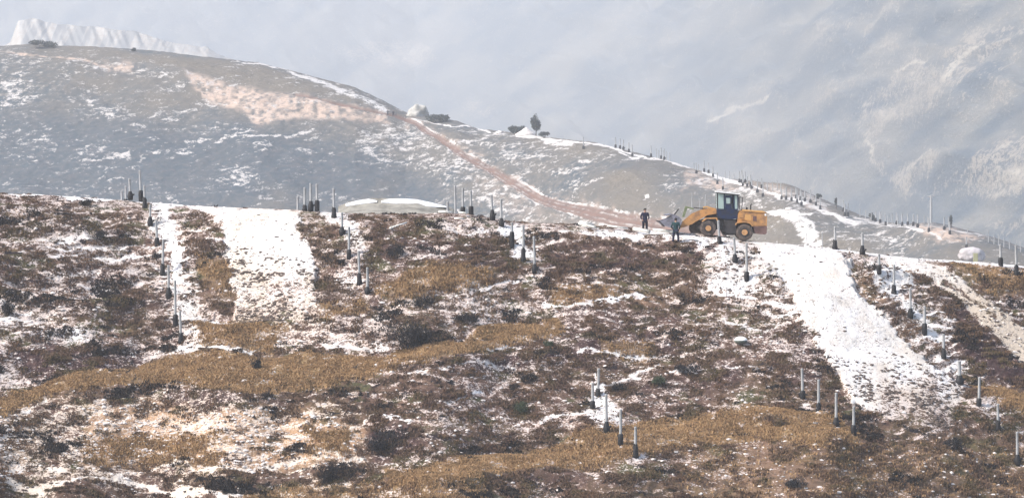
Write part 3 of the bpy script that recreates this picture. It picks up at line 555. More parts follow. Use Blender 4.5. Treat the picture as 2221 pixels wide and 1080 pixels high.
# ------------------------------------------------------------------ white posts with black wrapped bases
m_pole = paint('pale_concrete', (.37, .37, .37), .8, .2, .22, 4); m_black = paint('black_plastic_wrap', (.010, .010, .013), .6, .3, .4, 6, dirt=(.022, .02, .02))
def pole_mesh():
    bm = bmesh.new(); lathe(bm, [(.09, -.1), (.09, .0), (.085, .5), (.082, .94), (.088, .955), (.088, 1.0), (.06, 1.004)], 12); return bm
def base_mesh(k):
    bm = bmesh.new()
    prof = [[(.16, -.15), (.175, 0), (.165, .3), (.175, .6), (.16, .9), (.13, .97), (.105, 1.0)], [(.16, -.15), (.20, .0), (.185, .25), (.15, .55), (.165, .8), (.12, .95), (.105, 1.02)],
            [(.16, -.15), (.18, .0), (.215, .3), (.205, .5), (.14, .8), (.12, .92), (.105, 1.0)]][k]
    lathe(bm, prof, 14, wob=.10, seed=k+3)
    if k == 2: tube(bm, (.12, -.02, .45), (.30, -.03, .62), .10, .07, 8)
    if k == 1: tube(bm, (-.02, -.1, .98), (-.10, -.12, 1.12), .05, .02, 6)
    return bm
protos = []
bmm = pole_mesh(); pm_ = bpy.data.meshes.new('pole'); bmesh.ops.recalc_face_normals(bmm, faces=bmm.faces); bmm.to_mesh(pm_); bmm.free(); pm_.materials.append(m_pole)
for p_ in pm_.polygons: p_.use_smooth = True
bms = []
for k in range(3):
    b_ = base_mesh(k); bmesh.ops.recalc_face_normals(b_, faces=b_.faces); q_ = bpy.data.meshes.new('base'); b_.to_mesh(q_); b_.free(); q_.materials.append(m_black); bms.append(q_)
    for p_ in q_.polygons: p_.use_smooth = True
def post(loc, hb, hp, tilt, k, label, group, sc=1.0, lean=0.0):
    r = empty('post', loc); r.rotation_euler = (lean, tilt, random.uniform(0, 6.28) if hb == 0 else random.uniform(-.6, .6))
    r.rotation_mode = 'XYZ'
    tag(r, label, 'post', group)
    a = link('pole', pm_, r); a.scale = (sc, sc, hp); a.location = (0, 0, max(hb-.02, 0))
    b = link('base', bms[k], r); b.scale = (sc, sc, max(hb, .25))
    if hb == 0: a.scale = (sc, sc, hp)
    return r
# rows: (u foot, v pole top, v base top, v foot, u top)
for where, grp, items in ROWS:
    for i, (u, vp, vb, vf, ut) in enumerate(items):
        p = fore_at(u, vf)
        if vf <= crest(u)+1.5 or vf-vb > 0 and vb > crest(u)+1 and vp < 470 and (vf-vb) < 13 and u in (265, 273, 646, 971, 988): pass
        if u in (265, 273, 646, 971, 988):
            p = P(u, vf, float(crestY(u))+4)
        elif vf < crest(u): p = P(u, vf, float(crestY(u))-.3)
        mpp = p.y/F; hb = (vf-vb)*mpp+.03; hp = (vb-vp)*mpp
        tilt = math.atan2((ut-u), (vf-vp))
        wide = 1.35 if u == 2082 else 1.0
        post(p-Vector((0, 0, .03)), hb, hp, tilt, i % 3 if u not in (1069, 1004) else (2 if u == 1069 else 0),
             ('%s from the top of the pale posts %s' if 'around' not in where else '%s from the left of the pale posts %s') % (ordw(i), where), grp, 0.95*wide)
# arm on the fifth post of the centre-left row
# distant posts on the middle hill
FARB = [(1266, 324), (1336, 316), (1344, 318), (1352, 323), (1363, 331), (1371, 341), (1411, 341), (1433, 341), (1442, 346), (1510, 378), (1527, 371), (1537, 374), (1546, 384), (1556, 398), (1567, 410), (1603, 396), (1609, 396), (1615, 396), (1612, 403), (1621, 406), (1627, 404), (1630, 412), (1643, 419), (1651, 409), (1654, 426),
        (1696, 426), (1705, 429), (1717, 434), (1726, 429), (1736, 433), (1729, 440), (1738, 447), (1746, 437), (1757, 440), (1769, 446), (1780, 452), (1829, 459), (1832, 468), (1840, 469), (1900, 478), (1909, 485), (1922, 492), (1945, 488), (1957, 491), (1970, 492), (1981, 495), (1991, 499), (2015, 520), (2049, 513), (2061, 524), (2097, 561)]
FARN = [(1424, 341, 21), (1430, 341, 18), (1438, 344, 20), (1446, 347, 20), (1452, 349, 19), (1505, 367, 14), (1516, 371, 14), (1572, 384, 16), (1582, 386, 17), (1591, 389, 12), (1500, 446, 34), (1518, 446, 22), (1530, 446, 30), (1655, 412, 18), (1664, 415, 20), (1675, 414, 20), (1686, 412, 22), (1692, 415, 20), (1812, 450, 18), (1865, 471, 18), (1877, 474, 18), (1890, 478, 18), (1912, 484, 18), (1925, 485, 18), (1935, 487, 22), (1948, 489, 20), (2005, 484, 15), (2013, 484, 12), (2057, 493, 24), (2144, 534, 24), (2156, 540, 22), (2166, 545, 26), (2178, 552, 22), (2190, 556, 22), (2203, 560, 24), (2214, 563, 22), (2098, 508, 12), (1783, 540, 30), (1750, 534, 28)]
SECT = [(0, 1480, 'on the hazy ridge left of the loader'), (1480, 1600, 'on the hazy ridge above the loader arms'), (1600, 1800, 'on the hazy slope above the loader cab'), (1800, 2040, 'on the hazy ridge right of the loader'), (2040, 2300, 'near the hazy right end of the ridge')]
cnt = {}
for u, v in sorted(FARB):
    sec = [t for a, b, t in SECT if a <= u < b][0]; cnt[(sec, 1)] = i = cnt.get((sec, 1), -1)+1
    p = mid_at(u, v); mpp = p.y/F; rr = random.Random(u)
    post(p, .85, 1.5+rr.random()*.7, rr.uniform(-.02, .02), rr.randrange(3), '%s from the left of tiny dark-based posts %s' % (ordw(i), sec), 'distant posts with dark bases', 1.55)
for u, v, h in sorted(FARN):
    sec = [t for a, b, t in SECT if a <= u < b][0]; cnt[(sec, 2)] = i = cnt.get((sec, 2), -1)+1
    p = mid_at(u, v); mpp = p.y/F; rr = random.Random(u+1)
    r = empty('slender_post', p); tag(r, '%s from the left of slender baseless stakes %s' % (ordw(i), sec), 'post', 'distant pale stakes')
    a = link('pole', pm_, r); a.scale = (1.15, 1.15, h*mpp); r.rotation_euler = (0, rr.uniform(-.03, .03), 0)

# ------------------------------------------------------------------ wheel loader
m_yel = paint('worn_yellow_paint', (.50, .25, .085), .65, .3, .3, 2.6, dirt=(.24, .135, .075)); m_yel2 = paint('yellow_sunlit_tone', (.66, .36, .12), .5, .4, .2, 2)  # second yellow is a lighter copy, sunlight put into its colour
m_blue = paint('blue_cab_paint', (.008, .018, .06), .5, .35, .3, 3, dirt=(.02, .018, .022)); m_dk = paint('greasy_steel', (.045, .04, .042), .7, .3, .4, 4); m_tyre = paint('dusty_rubber', (.13, .10, .085), .95, .1, .5, 5, dirt=(.06, .05, .045))
m_buck = paint('bucket_steel', (.22, .21, .25), .5, .5, .4, 3, dirt=(.10, .10, .12)); m_wht = paint('white_roof_paint', (.8, .8, .78), .6, .3, .15, 3); m_rim = paint('rim_paint', (.50, .27, .12), .6, .3, .3, 4)
m_red = paint('rusty_counterweight', (.17, .10, .09), .8, .2, .4, 3); m_grn = paint('weathered_green_lever', (.20, .23, .13), .7, .3, .3, 4)
mg = N('cab_glass'); mg.b.inputs['Base Color'].default_value = (.62, .74, .70, 1); mg.b.inputs['Roughness'].default_value = .12; mg.b.inputs['Transmission Weight'].default_value = .55; mg.b.inputs['IOR'].default_value = 1.2; m_glass = mg.m
KX = 1/(6.3529*32.0)
LO = fore_at(1615, crest(1615)+2.0); Ly = LO.y
mppL = Ly/F
def L(zx, zy):   # side-view measurements of the machine -> metres along / above the rear tyre's foot
    return ((zx-1620)/6.3529*mppL, (838-zy)/6.3529*mppL)
def LP(pts): return [L(*p) for p in pts]
LD = empty('wheel_loader', P(1615, 521.9, Ly)+Vector((0, .95, 0)))
tag(LD, 'yellow wheel loader with a dark blue cab parked on the crest of the hill', 'wheel loader')
def part(name, pts, y0, y1, mat, parent=None, b=.02):
    bm = bmesh.new(); prism(bm, LP(pts), y0, y1)
    if b: bev(bm, b)
    return bm_obj(name, bm, mat, parent or LD)
body = part('rear_body', [(1560, 425), (1870, 440), (1928, 450), (1934, 500), (1932, 636), (1752, 640), (1700, 605), (1620, 588), (1560, 606), (1520, 600), (1535, 470)], -.66, .66, m_yel, b=.04)
part('hood', [(1590, 408), (1870, 430), (1905, 440), (1905, 452), (1590, 430)], -.72, .72, m_yel2)
part('vent_grille', [(1738, 500), (1790, 502), (1790, 570), (1738, 568)], -.68, -.655, m_red, body, b=.004)
part('side_hatch', [(1630, 480), (1710, 484), (1710, 560), (1630, 556)], -.675, -.658, m_yel2, body, b=.004)
part('handrail', [(1560, 525), (1612, 528), (1612, 534), (1560, 531)], -.78, -.70, m_dk, b=0)
part('counterweight', [(1740, 642), (1932, 640), (1926, 745), (1890, 756), (1765, 742)], -.80, .80, m_red, b=.04)
part('tail_lamp', [(1900, 465), (1925, 468), (1925, 500), (1900, 497)], -.68, -.655, m_wht, body, b=0)
part('chassis', [(1300, 535), (1700, 560), (1740, 645), (1560, 760), (1340, 770), (1300, 700)], -.42, .42, m_dk)
part('fuel_tank', [(1345, 560), (1500, 560), (1510, 740), (1350, 740)], -.70, -.42, m_dk, b=.04)
st_ = part('step', [(1310, 620), (1350, 620), (1350, 630), (1310, 630)], -.80, -.42, m_dk, b=0); part('step', [(1310, 700), (1350, 700), (1350, 710), (1310, 710)], -.80, -.42, m_dk, b=0)
# cab
cab = part('cab', [(1243, 400), (1532, 405), (1528, 535), (1440, 545), (1262, 535), (1243, 480)], -.62, .62, m_blue, b=.03)
for zx0, zx1, zb in ((1240, 1256, 402), (1335, 1352, 402), (1438, 1446, 404), (1468, 1486, 404), (1522, 1538, 405)):
    for y in (-.60, .55):
        part('pillar', [(zx0, 185), (zx1, 187), (zx1+4, zb), (zx0+4, zb)], y, y+.05, m_blue if zx0 > 1250 else m_dk, cab, b=0)
rf = part('roof', [(1228, 152), (1565, 192), (1565, 206), (1232, 172)], -.74, .74, m_wht, cab, b=.01); part('roof_liner', [(1236, 173), (1560, 207), (1556, 222), (1240, 186)], -.70, .70, m_dk, cab, b=0)
part('door', [(1354, 215), (1437, 218), (1441, 400), (1358, 400)], -.598, -.58, m_blue, cab, b=0)
part('door_window', [(1370, 250), (1425, 252), (1428, 330), (1373, 330)], -.603, -.599, m_glass, cab, b=0)
part('side_window', [(1257, 190), (1334, 196), (1338, 401), (1261, 401)], -.59, -.575, m_glass, cab, b=0)
part('side_window', [(1487, 208), (1521, 210), (1526, 403), (1490, 403)], -.59, -.575, m_glass, cab, b=0)
part('side_window', [(1257, 190), (1521, 210), (1526, 403), (1261, 401)], .575, .59, m_glass, cab, b=0)
part('windscreen', [(1243, 188), (1247, 188), (1252, 400), (1246, 400)], -.54, .54, m_glass, cab, b=0)
part('seat', [(1370, 330), (1440, 330), (1450, 398), (1380, 398)], -.25, .25, m_dk, cab, b=.03)
part('seat_back', [(1430, 240), (1465, 240), (1470, 330), (1440, 330)], -.25, .25, m_dk, cab, b=.03)
part('rear_rack', [(1540, 235), (1604, 240), (1604, 250), (1556, 247), (1560, 410), (1548, 410)], -.60, -.55, m_dk, b=0)
part('rear_rack', [(1590, 250), (1600, 250), (1592, 412), (1582, 412)], -.60, -.55, m_dk, b=0)
bm = bmesh.new(); tube(bm, (*[L(1722, 425)[0]], .1, L(1722, 425)[1]), (L(1720, 350)[0], .1, L(1720, 350)[1]), .04); tube(bm, (L(1720, 352)[0], .1, L(1720, 352)[1]), (L(1738, 335)[0], .1, L(1738, 335)[1]), .04, .035); bm_obj('exhaust_pipe', bm, m_dk, LD)
bm = bmesh.new(); tube(bm, (L(1668, 425)[0], .2, L(1668, 425)[1]), (L(1668, 382)[0], .2, L(1668, 382)[1]), .06, .07); bm_obj('air_intake', bm, m_dk, LD)
# wheels
def wheel(zx, zy, r, y):
    c = L(zx, zy); rr = r/6.3529*mppL; s_ = -1 if y < 0 else 1
    bm = bmesh.new(); w_ = .21
    lathe(bm, [(rr*.52, -w_*.9), (rr*.80, -w_), (rr*.93, -w_*.93), (rr, -w_*.6), (rr, w_*.6), (rr*.93, w_*.93), (rr*.80, w_), (rr*.52, w_*.9)], 30, (c[0], y, c[1]), axis='Y')
    for k in range(22):   # tread lugs
        t = 2*math.pi*k/22
        for sd_ in (-1, 1):
            tube(bm, (c[0]+math.cos(t)*rr*.99, y+sd_*w_*.85, c[1]+math.sin(t)*rr*.99), (c[0]+math.cos(t+.16)*rr*1.0, y+sd_*.02, c[1]+math.sin(t+.16)*rr*1.0), .028, .028, 5)
    wl = bm_obj('wheel', bm, m_tyre, LD)
    bm = bmesh.new(); lathe(bm, [(rr*.54, -.03), (rr*.54, .03)], 24, (c[0], y+s_*w_*.93, c[1]), axis='Y'); rim = bm_obj('rim', bm, m_dk, wl)
    bm = bmesh.new(); lathe(bm, [(rr*.36, -.06), (rr*.36, .04), (rr*.30, .05)], 18, (c[0], y+s_*(w_*.93+.03), c[1]), axis='Y')
    bm_obj('hub', bm, m_rim, wl)
wheel(1620, 724, 112, -.74); wheel(1620, 724, 112, .78)
wheel(1120, 668, 108, -.72); wheel(985, 664, 108, .80)
bm = bmesh.new(); a_ = L(1620, 724); tube(bm, (a_[0], -.6, a_[1]), (a_[0], .6, a_[1]), .14); a_ = L(1120, 668); b_ = L(985, 664); tube(bm, (a_[0], -.6, a_[1]), (b_[0], .7, b_[1]), .14); bm_obj('axle', bm, m_dk, LD)
part('rear_fender', [(1490, 620), (1505, 590), (1560, 575), (1640, 575), (1700, 592), (1740, 640), (1728, 645), (1692, 606), (1640, 590), (1562, 590), (1516, 604), (1503, 628)], -.96, -.62, m_yel, b=0)
part('front_frame', [(1100, 470), (1240, 455), (1300, 540), (1300, 690), (1130, 690), (1060, 640), (1080, 540)], -.34, .34, m_dk, b=.02)
part('front_fender', [(1090, 525), (1240, 520), (1250, 560), (1240, 565), (1225, 538), (1100, 542), (1040, 580), (1030, 574)], -.95, -.50, m_yel, b=0)
# lift arms
for y in (-.50, .40):
    part('lift_arm', [(1236, 405), (1180, 385), (1060, 405), (905, 470), (800, 560), (716, 640), (735, 668), (800, 655), (900, 612), (1010, 545), (1110, 490), (1236, 470)], y, y+.10, m_yel, b=.01)
part('cross_beam', [(900, 500), (950, 480), (960, 520), (910, 545)], -.42, .42, m_yel, b=.01)
part('arm_tower', [(1060, 372), (1110, 364), (1236, 398), (1236, 412), (1110, 384), (1060, 392)], -.10, .10, m_yel2, b=0)
bm = bmesh.new()
for y in (-.26, .26):
    for q0, q1, r_ in (((1240, 520), (1040, 560), .055), ((1040, 560), (900, 560), .03)): tube(bm, (L(*q0)[0], y, L(*q0)[1]), (L(*q1)[0], y, L(*q1)[1]), r_)
bm_obj('lift_cylinder', bm, m_dk, LD)
bm = bmesh.new()
for q0, q1, r_ in (((1225, 425), (1050, 398), .055), ((1050, 398), (930, 388), .032)): tube(bm, (L(*q0)[0], 0, L(*q0)[1]), (L(*q1)[0], 0, L(*q1)[1]), r_)
bm_obj('tilt_cylinder', bm, m_dk, LD)
part('tilt_lever', [(812, 362), (850, 372), (930, 392), (925, 415), (842, 395), (800, 520), (768, 512)], -.08, .08, m_grn, b=.01)
part('tilt_rod', [(712, 402), (728, 408), (652, 512), (636, 504)], -.05, .05, m_dk, b=0)
# bucket
bk_ = bmesh.new()
prof_o = [(438, 578), (470, 618), (560, 648), (640, 672), (720, 655), (752, 600), (748, 540), (700, 500), (640, 478), (600, 468), (520, 480)]
prof_i = [(470, 585), (500, 608), (570, 630), (640, 650), (705, 638), (730, 595), (728, 550), (690, 518), (640, 498), (600, 486), (530, 494)]
po, pi_ = LP(prof_o), LP(prof_i); y0, y1 = -1.15, 1.15
rings = []
for pp in (po, pi_):
    for y in (y0, y1): rings.append([bk_.verts.new((x, y, z)) for x, z in pp])
n_ = len(po)
for i in range(n_-1):
    bk_.faces.new((rings[0][i], rings[0][i+1], rings[1][i+1], rings[1][i])); bk_.faces.new((rings[2][i], rings[3][i], rings[3][i+1], rings[2][i+1]))
for i in (0, n_-1):
    bk_.faces.new((rings[0][i], rings[1][i], rings[3][i], rings[2][i]))
for k in (0, 1):
    for i in range(n_-1): bk_.faces.new((rings[k][i], rings[k][i+1], rings[k+2][i+1], rings[k+2][i]))
bucket = bm_obj('bucket', bk_, m_buck, LD)
for y in (y0+.01, y1-.05):
    part('side_plate', [(450, 575), (478, 612), (560, 642), (640, 664), (712, 648), (744, 600), (740, 545), (698, 508), (640, 486), (560, 530)], y, y+.04, m_buck, bucket, b=0)
part('cutting_edge', [(430, 572), (446, 566), (520, 640), (512, 650)], y0-.02, y1+.02, m_dk, bucket, b=0)
for k in range(7):
    y = y0+.1+k*(y1-y0-.2)/6; part('bucket_tooth', [(405, 562), (440, 566), (452, 588), (436, 584)], y-.04, y+.04, m_dk, bucket, b=0)

# ------------------------------------------------------------------ people
m_skin = paint('skin', (.36, .21, .15), .6, .3, .1); m_hair = paint('dark_hair', (.02, .017, .016), .7, .3); m_shoe = paint('dark_shoe', (.025, .022, .022), .6, .3)
def skin_obj(name, joints, edges, mat, parent, root=0, sub=1):
    me = bpy.data.meshes.new(name); me.from_pydata([j[0] for j in joints], edges, []); me.update()
    o = link(name, me, parent); me.materials.append(mat)
    md = o.modifiers.new('skin', 'SKIN'); md.use_smooth_shade = True
    for i, j in enumerate(joints):
        r_ = j[1]; me.skin_vertices[0].data[i].radius = (r_, r_) if not isinstance(r_, tuple) else r_
        me.skin_vertices[0].data[i].use_root = (i == root)
    if sub: o.modifiers.new('sub', 'SUBSURF').levels = sub; o.modifiers['sub'].render_levels = sub
    return o
def person(loc, rz, label, coat, trousers, H=1.72, lean=0.0, elbow=.045, fine=True, hat=None, stride=.0):
    r = empty('person', loc, rz); tag(r, label, 'person'); k = H/1.72
    def V3(x, y, z): return (x*k*1.1, y*k, z*k)
    # faces -Y in its own frame
    J = []; E = []
    def add(p, rad, par=None):
        J.append((V3(*p), rad*k if not isinstance(rad, tuple) else tuple(q*k for q in rad)))
        if par is not None: E.append((par, len(J)-1))
        return len(J)-1
    L0 = lean
    pel = add((0, 0, .93), (.15, .11)); sp1 = add((0, -.02*L0, 1.12), (.145, .10), pel); ch = add((0, -.1*L0, 1.32), (.17, .115), sp1); nk = add((0, -.16*L0, 1.46), .062, ch); hd0 = add((0, -.2*L0-.005, 1.55), (.075, .085), nk); hd1 = add((0, -.22*L0-.01, 1.63), (.082, .098), hd0); add((0, -.22*L0, 1.69), (.06, .07), hd1)
    add((0, -.22*L0-.115, 1.60), .016, hd1)      # nose
    arms = []
    for sgn in (-1, 1):
        sh = add((sgn*.185, -.11*L0, 1.40), .062, ch); el = add((sgn*(.22+elbow), .06, 1.14), .046, sh); wr = add((sgn*.20, -.10, .98), .032, el)
        pa = add((sgn*.17, -.145, .93), (.036, .018), wr); arms.append((sh, el, wr, pa))
        if fine:
            for q, (dx, ln) in enumerate(((-.03, .065), (-.01, .075), (.01, .07), (.03, .055))):
                f1_ = add((sgn*(.165+dx*.5), -.17+dx*.3, .905), .009, pa); add((sgn*(.15+dx*.4), -.165+dx*.3, .905-ln*.6), .008, f1_)
            add((sgn*.135, -.155, .945), .010, pa)
    legs = []
    for sgn in (-1, 1):
        hp_ = add((sgn*.095, 0, .86), .085, pel); kn = add((sgn*(.11+stride*.3), -.02+sgn*stride*.2, .48), .058, hp_); an = add((sgn*(.12+stride*.4), .02+sgn*stride*.3, .09), .042, kn); tf = add((sgn*(.13+stride*.4), -.13+sgn*stride*.3, .035), .034, an); legs.append((hp_, kn, an, tf))
    skin_obj('body', J, E, m_skin, r, 0, 1)
    # clothing, each slightly larger than the body beneath
    jj = [(J[pel][0], tuple(q*1.25 for q in J[pel][1])), (J[sp1][0], tuple(q*1.28 for q in J[sp1][1])), ((J[ch][0][0], J[ch][0][1]-.012, J[ch][0][2]), tuple(q*1.27 for q in J[ch][1])), ((J[nk][0][0], J[nk][0][1]-.012, J[nk][0][2]-.005), .098*k)]
    ee = [(0, 1), (1, 2), (2, 3)]; jj.append(((0, 0, .84*k), (.17*k, .13*k))); ee.append((0, 4))
    for sh, el, wr, pa in arms:
        b0 = len(jj); jj += [(J[sh][0], .082*k), (J[el][0], .064*k), (J[wr][0], .05*k)]; ee += [(2, b0), (b0, b0+1), (b0+1, b0+2)]
    skin_obj('jacket', jj, ee, coat, r, 0, 1)
    jj = [((0, 0, .90*k), (.155*k, .118*k))]; ee = []
    for hp_, kn, an, tf in legs:
        b0 = len(jj); jj += [(J[hp_][0], .118*k), (J[kn][0], .088*k), (J[an][0], .074*k)]; ee += [(0, b0), (b0, b0+1), (b0+1, b0+2)]
    skin_obj('trousers', jj, ee, trousers, r, 0, 1)
    for hp_, kn, an, tf in legs:
        a = Vector(J[an][0]); t = Vector(J[tf][0])
        skin_obj('shoe', [((a.x, a.y+.03*k, .05*k), .045*k), ((a.x, a.y-.05*k, .045*k), .045*k), ((t.x, t.y, .035*k), .036*k)], [(0, 1), (1, 2)], m_shoe, r, 0, 1)
    h = Vector(J[hd1][0]); bm = bmesh.new(); bmesh.ops.create_uvsphere(bm, u_segments=16, v_segments=10, radius=.115*k)
    for v in list(bm.verts):
        if v.co.z < -.02*k and v.co.y < .03*k: bm.verts.remove(v)
    bmesh.ops.scale(bm, vec=(.92, 1.05, .9), verts=bm.verts); bmesh.ops.translate(bm, vec=h+Vector((0, .015, .025)), verts=bm.verts); bm_obj('hair', bm, m_hair, r, True)
    bm = bmesh.new()
    for sgn in (-1, 1):
        for q in (bmesh.ops.create_icosphere(bm, subdivisions=1, radius=.011*k),): bmesh.ops.translate(bm, vec=h+Vector((sgn*.033*k, -.098*k, -.005*k)), verts=q['verts'])
    bm_obj('eyes', bm, m_hair, r)
    return r
c_navy = paint('navy_cloth', (.022, .024, .05), .85, .1); c_blk = paint('black_cloth', (.014, .014, .026), .85, .1); c_teal = paint('dark_teal_cloth', (.02, .05, .055), .85, .1); c_gry = paint('grey_cloth', (.06, .06, .07), .85, .1)
pz = P(1399, 453.5, 203.5)
person(Vector((pz.x, pz.y, pz.z-1.70)), 0.1, 'person in a navy jacket standing on the crest behind the white pipes', c_navy, c_blk, 1.72)
p2 = fore_at(1465, 528); p2t = P(1465, 473.5, p2.y)
person(p2, math.pi-.25, 'person in dark teal jacket and navy trousers standing before the loader bucket', c_teal, c_navy, (p2t.z-p2.z)/1.0, elbow=.06, stride=.12)
for u, v, h, lb, c in ((842, 257, 13, 'far grey figure standing left of the white patch on the hazy track', c_gry), (854, 255.5, 14, 'far dark figure mid-stride where the hazy tracks meet', c_navy), (898, 248, 11, 'far dark figure standing in front of the pale bank by the track', c_blk)):
    q = mid_at(u, v); person(q, .4, lb, c, c_navy, h*q.y/F, fine=False, stride=.25 if u == 854 else 0)

# ------------------------------------------------------------------ pipes lying on the ground
m_pipe = paint('white_pipe', (.74, .74, .70), .6, .3, .2, 3, dirt=(.45, .43, .38)); 
def pipe(u0, v0, u1, v1, r, label, raise_=.0, grp='pale pipes lying on the crest', dY=0):
    a = fore_at(u0, max(v0, crest(u0)+.8)); b = fore_at(u1, max(v1, crest(u1)+.8)); k_ = 1.3 if v0 < crest(u0)+3 else 0; a = P(u0, v0-(1 if k_ else 0), a.y-k_); b = P(u1, v1-(1 if k_ else 0), b.y-k_)
    bm = bmesh.new(); d_ = (b-a)*.5; tube(bm, -d_, d_, r, r, 14, hollow=True); o = bm_obj('pipe', bm, m_pipe, None, True); o.location = (a+b)/2
    tag(o, label, 'pipe', grp); return o
pipe(844, 496, 882, 484, .085, 'lone pale pipe lying tilted on the brown slope left of centre')
pipe(951, 460.5, 983, 462, .075, 'thin pale pipe on the crest, left of two end to end')
pipe(995, 462, 1012, 463.5, .07, 'short thin pale pipe on the crest, right of two end to end')
pipe(985, 474, 1008, 475, .06, 'short half-buried pipe just below the crest')
pipe(1374, 497.5, 1409, 503.5, .13, 'thick pale pipe at the feet of the person in the navy jacket')
pipe(1416, 499.5, 1459, 503.0, .10, 'long white pipe between the two people')
pipe(1317, 490.5, 1362, 496.5, .06, 'thin grey pipe left of the thick pipe on the crest')
pipe(1329, 507, 1353, 519.5, .14, 'thick pipe slanting down the slope, its dark open end lowest')
for i, (a, b, c_, d_, r, t) in enumerate([(1257, 481.5, 1288, 489, .07, 'topmost'), (1256, 486, 1291, 494, .08, 'middle'), (1262, 491.5, 1300, 497, .09, 'lowest')]):
    pipe(a, b, c_, d_, r, '%s pale pipe of the small pile on the crest right of centre' % t, grp='pipes of the small pile')

# ------------------------------------------------------------------ smaller things
def rock(name, loc, sx, sy, sz, mat, label, cat, seed=0, amp=.15):
    bm = bmesh.new(); bmesh.ops.create_icosphere(bm, subdivisions=4, radius=1)
    co = np.array([v.co[:] for v in bm.verts]); nn = fbm(co[:, 0]*1.6+seed, co[:, 1]*1.6, co[:, 2]*1.6, 500+seed, 4)
    for v, q in zip(bm.verts, nn): v.co *= 1+amp*float(q)
    bmesh.ops.scale(bm, vec=(sx, sy, sz), verts=bm.verts); o = bm_obj(name, bm, mat, None, True); o.location = loc; tag(o, label, cat); return o
m_rock = N('pale_topped_rock'); gz = m_rock.n('ShaderNodeSeparateXYZ'); m_rock.t.links.new(m_rock.obj(), gz.inputs[0])
m_rockm = m_rock.done(m_rock.mix(m_rock.sstep(m_rock.math('ADD', gz.outputs[2], m_rock.math('MULTIPLY', m_rock.noise(m_rock.obj(), 6, 3), .1)), .03, .09), (.12, .14, .12), (.85, .85, .82)), .85, .2)
q = fore_at(1606, 742); rock('rock', q+Vector((0, -.1, .12)), .42, .38, .24, m_rockm, 'rounded white-topped rock alone on the brown slope below the loader', 'rock', 3, .05)
m_sheet = paint('white_sheeting', (.82, .83, .86), .6, .3, .12, .6, dirt=(.6, .62, .66)); m_mound = paint('mound_soil', (.30, .28, .24), .95, .1, .5, .8)
def strip(pts_top, pts_bot, Yt, Yb, name, mat, label=None, cat=None, thick=.15, kind=None):
    n = 60; us = np.linspace(pts_top[0][0], pts_top[-1][0], n)
    vt_ = np.interp(us, *zip(*pts_top)); vb_ = np.interp(us, *zip(*pts_bot)); rows_ = []
    for k, t in enumerate(np.linspace(0, 1, 12)):
        vv = vt_+(vb_-vt_)*t+1.0*fbm(us/14, us*0+t*3, us*0, 600, 3)*math.sin(t*math.pi); rows_.append(np.stack(unproj(us, vv, Yt+(Yb-Yt)*(1-math.cos(t*math.pi/2))), 1))
    bk2 = rows_[0].copy(); bk2[:, 1] += 1.5; bk2[:, 2] -= .25; bk3 = rows_[0].copy(); bk3[:, 1] += 4; bk3[:, 2] -= 2.5; rows_ = [bk3, bk2]+rows_
    co = np.concatenate(rows_); me = new_mesh(name, co, gridfaces(len(rows_), n)[:, ::-1], mat); o = link(name, me)
    md = o.modifiers.new('thickness', 'SOLIDIFY'); md.thickness = thick
    return tag(o, label, cat, kind=kind)
strip([(735, 452), (760, 441), (800, 434), (860, 434), (905, 436), (960, 450), (985, 458)], [(735, 480), (985, 480)], 226, 219, 'mound', m_mound, kind='structure')
strip([(750, 443), (775, 436), (800, 432.5), (818, 436)], [(750, 448), (775, 444), (800, 441), (818, 439)], 225.75, 225.45, 'white_sheet', m_sheet, 'white sheet draped over the left half of the low mound behind the crest', 'sheet', .04)
strip([(827, 437.5), (840, 433), (870, 431.5), (900, 433), (935, 440), (969, 449)], [(827, 440), (845, 441), (870, 444), (900, 446), (935, 449), (969, 450.5)], 225.75, 225.4, 'white_sheet', m_sheet, 'long white sheet over the right half of the low mound behind the crest', 'sheet', .04)
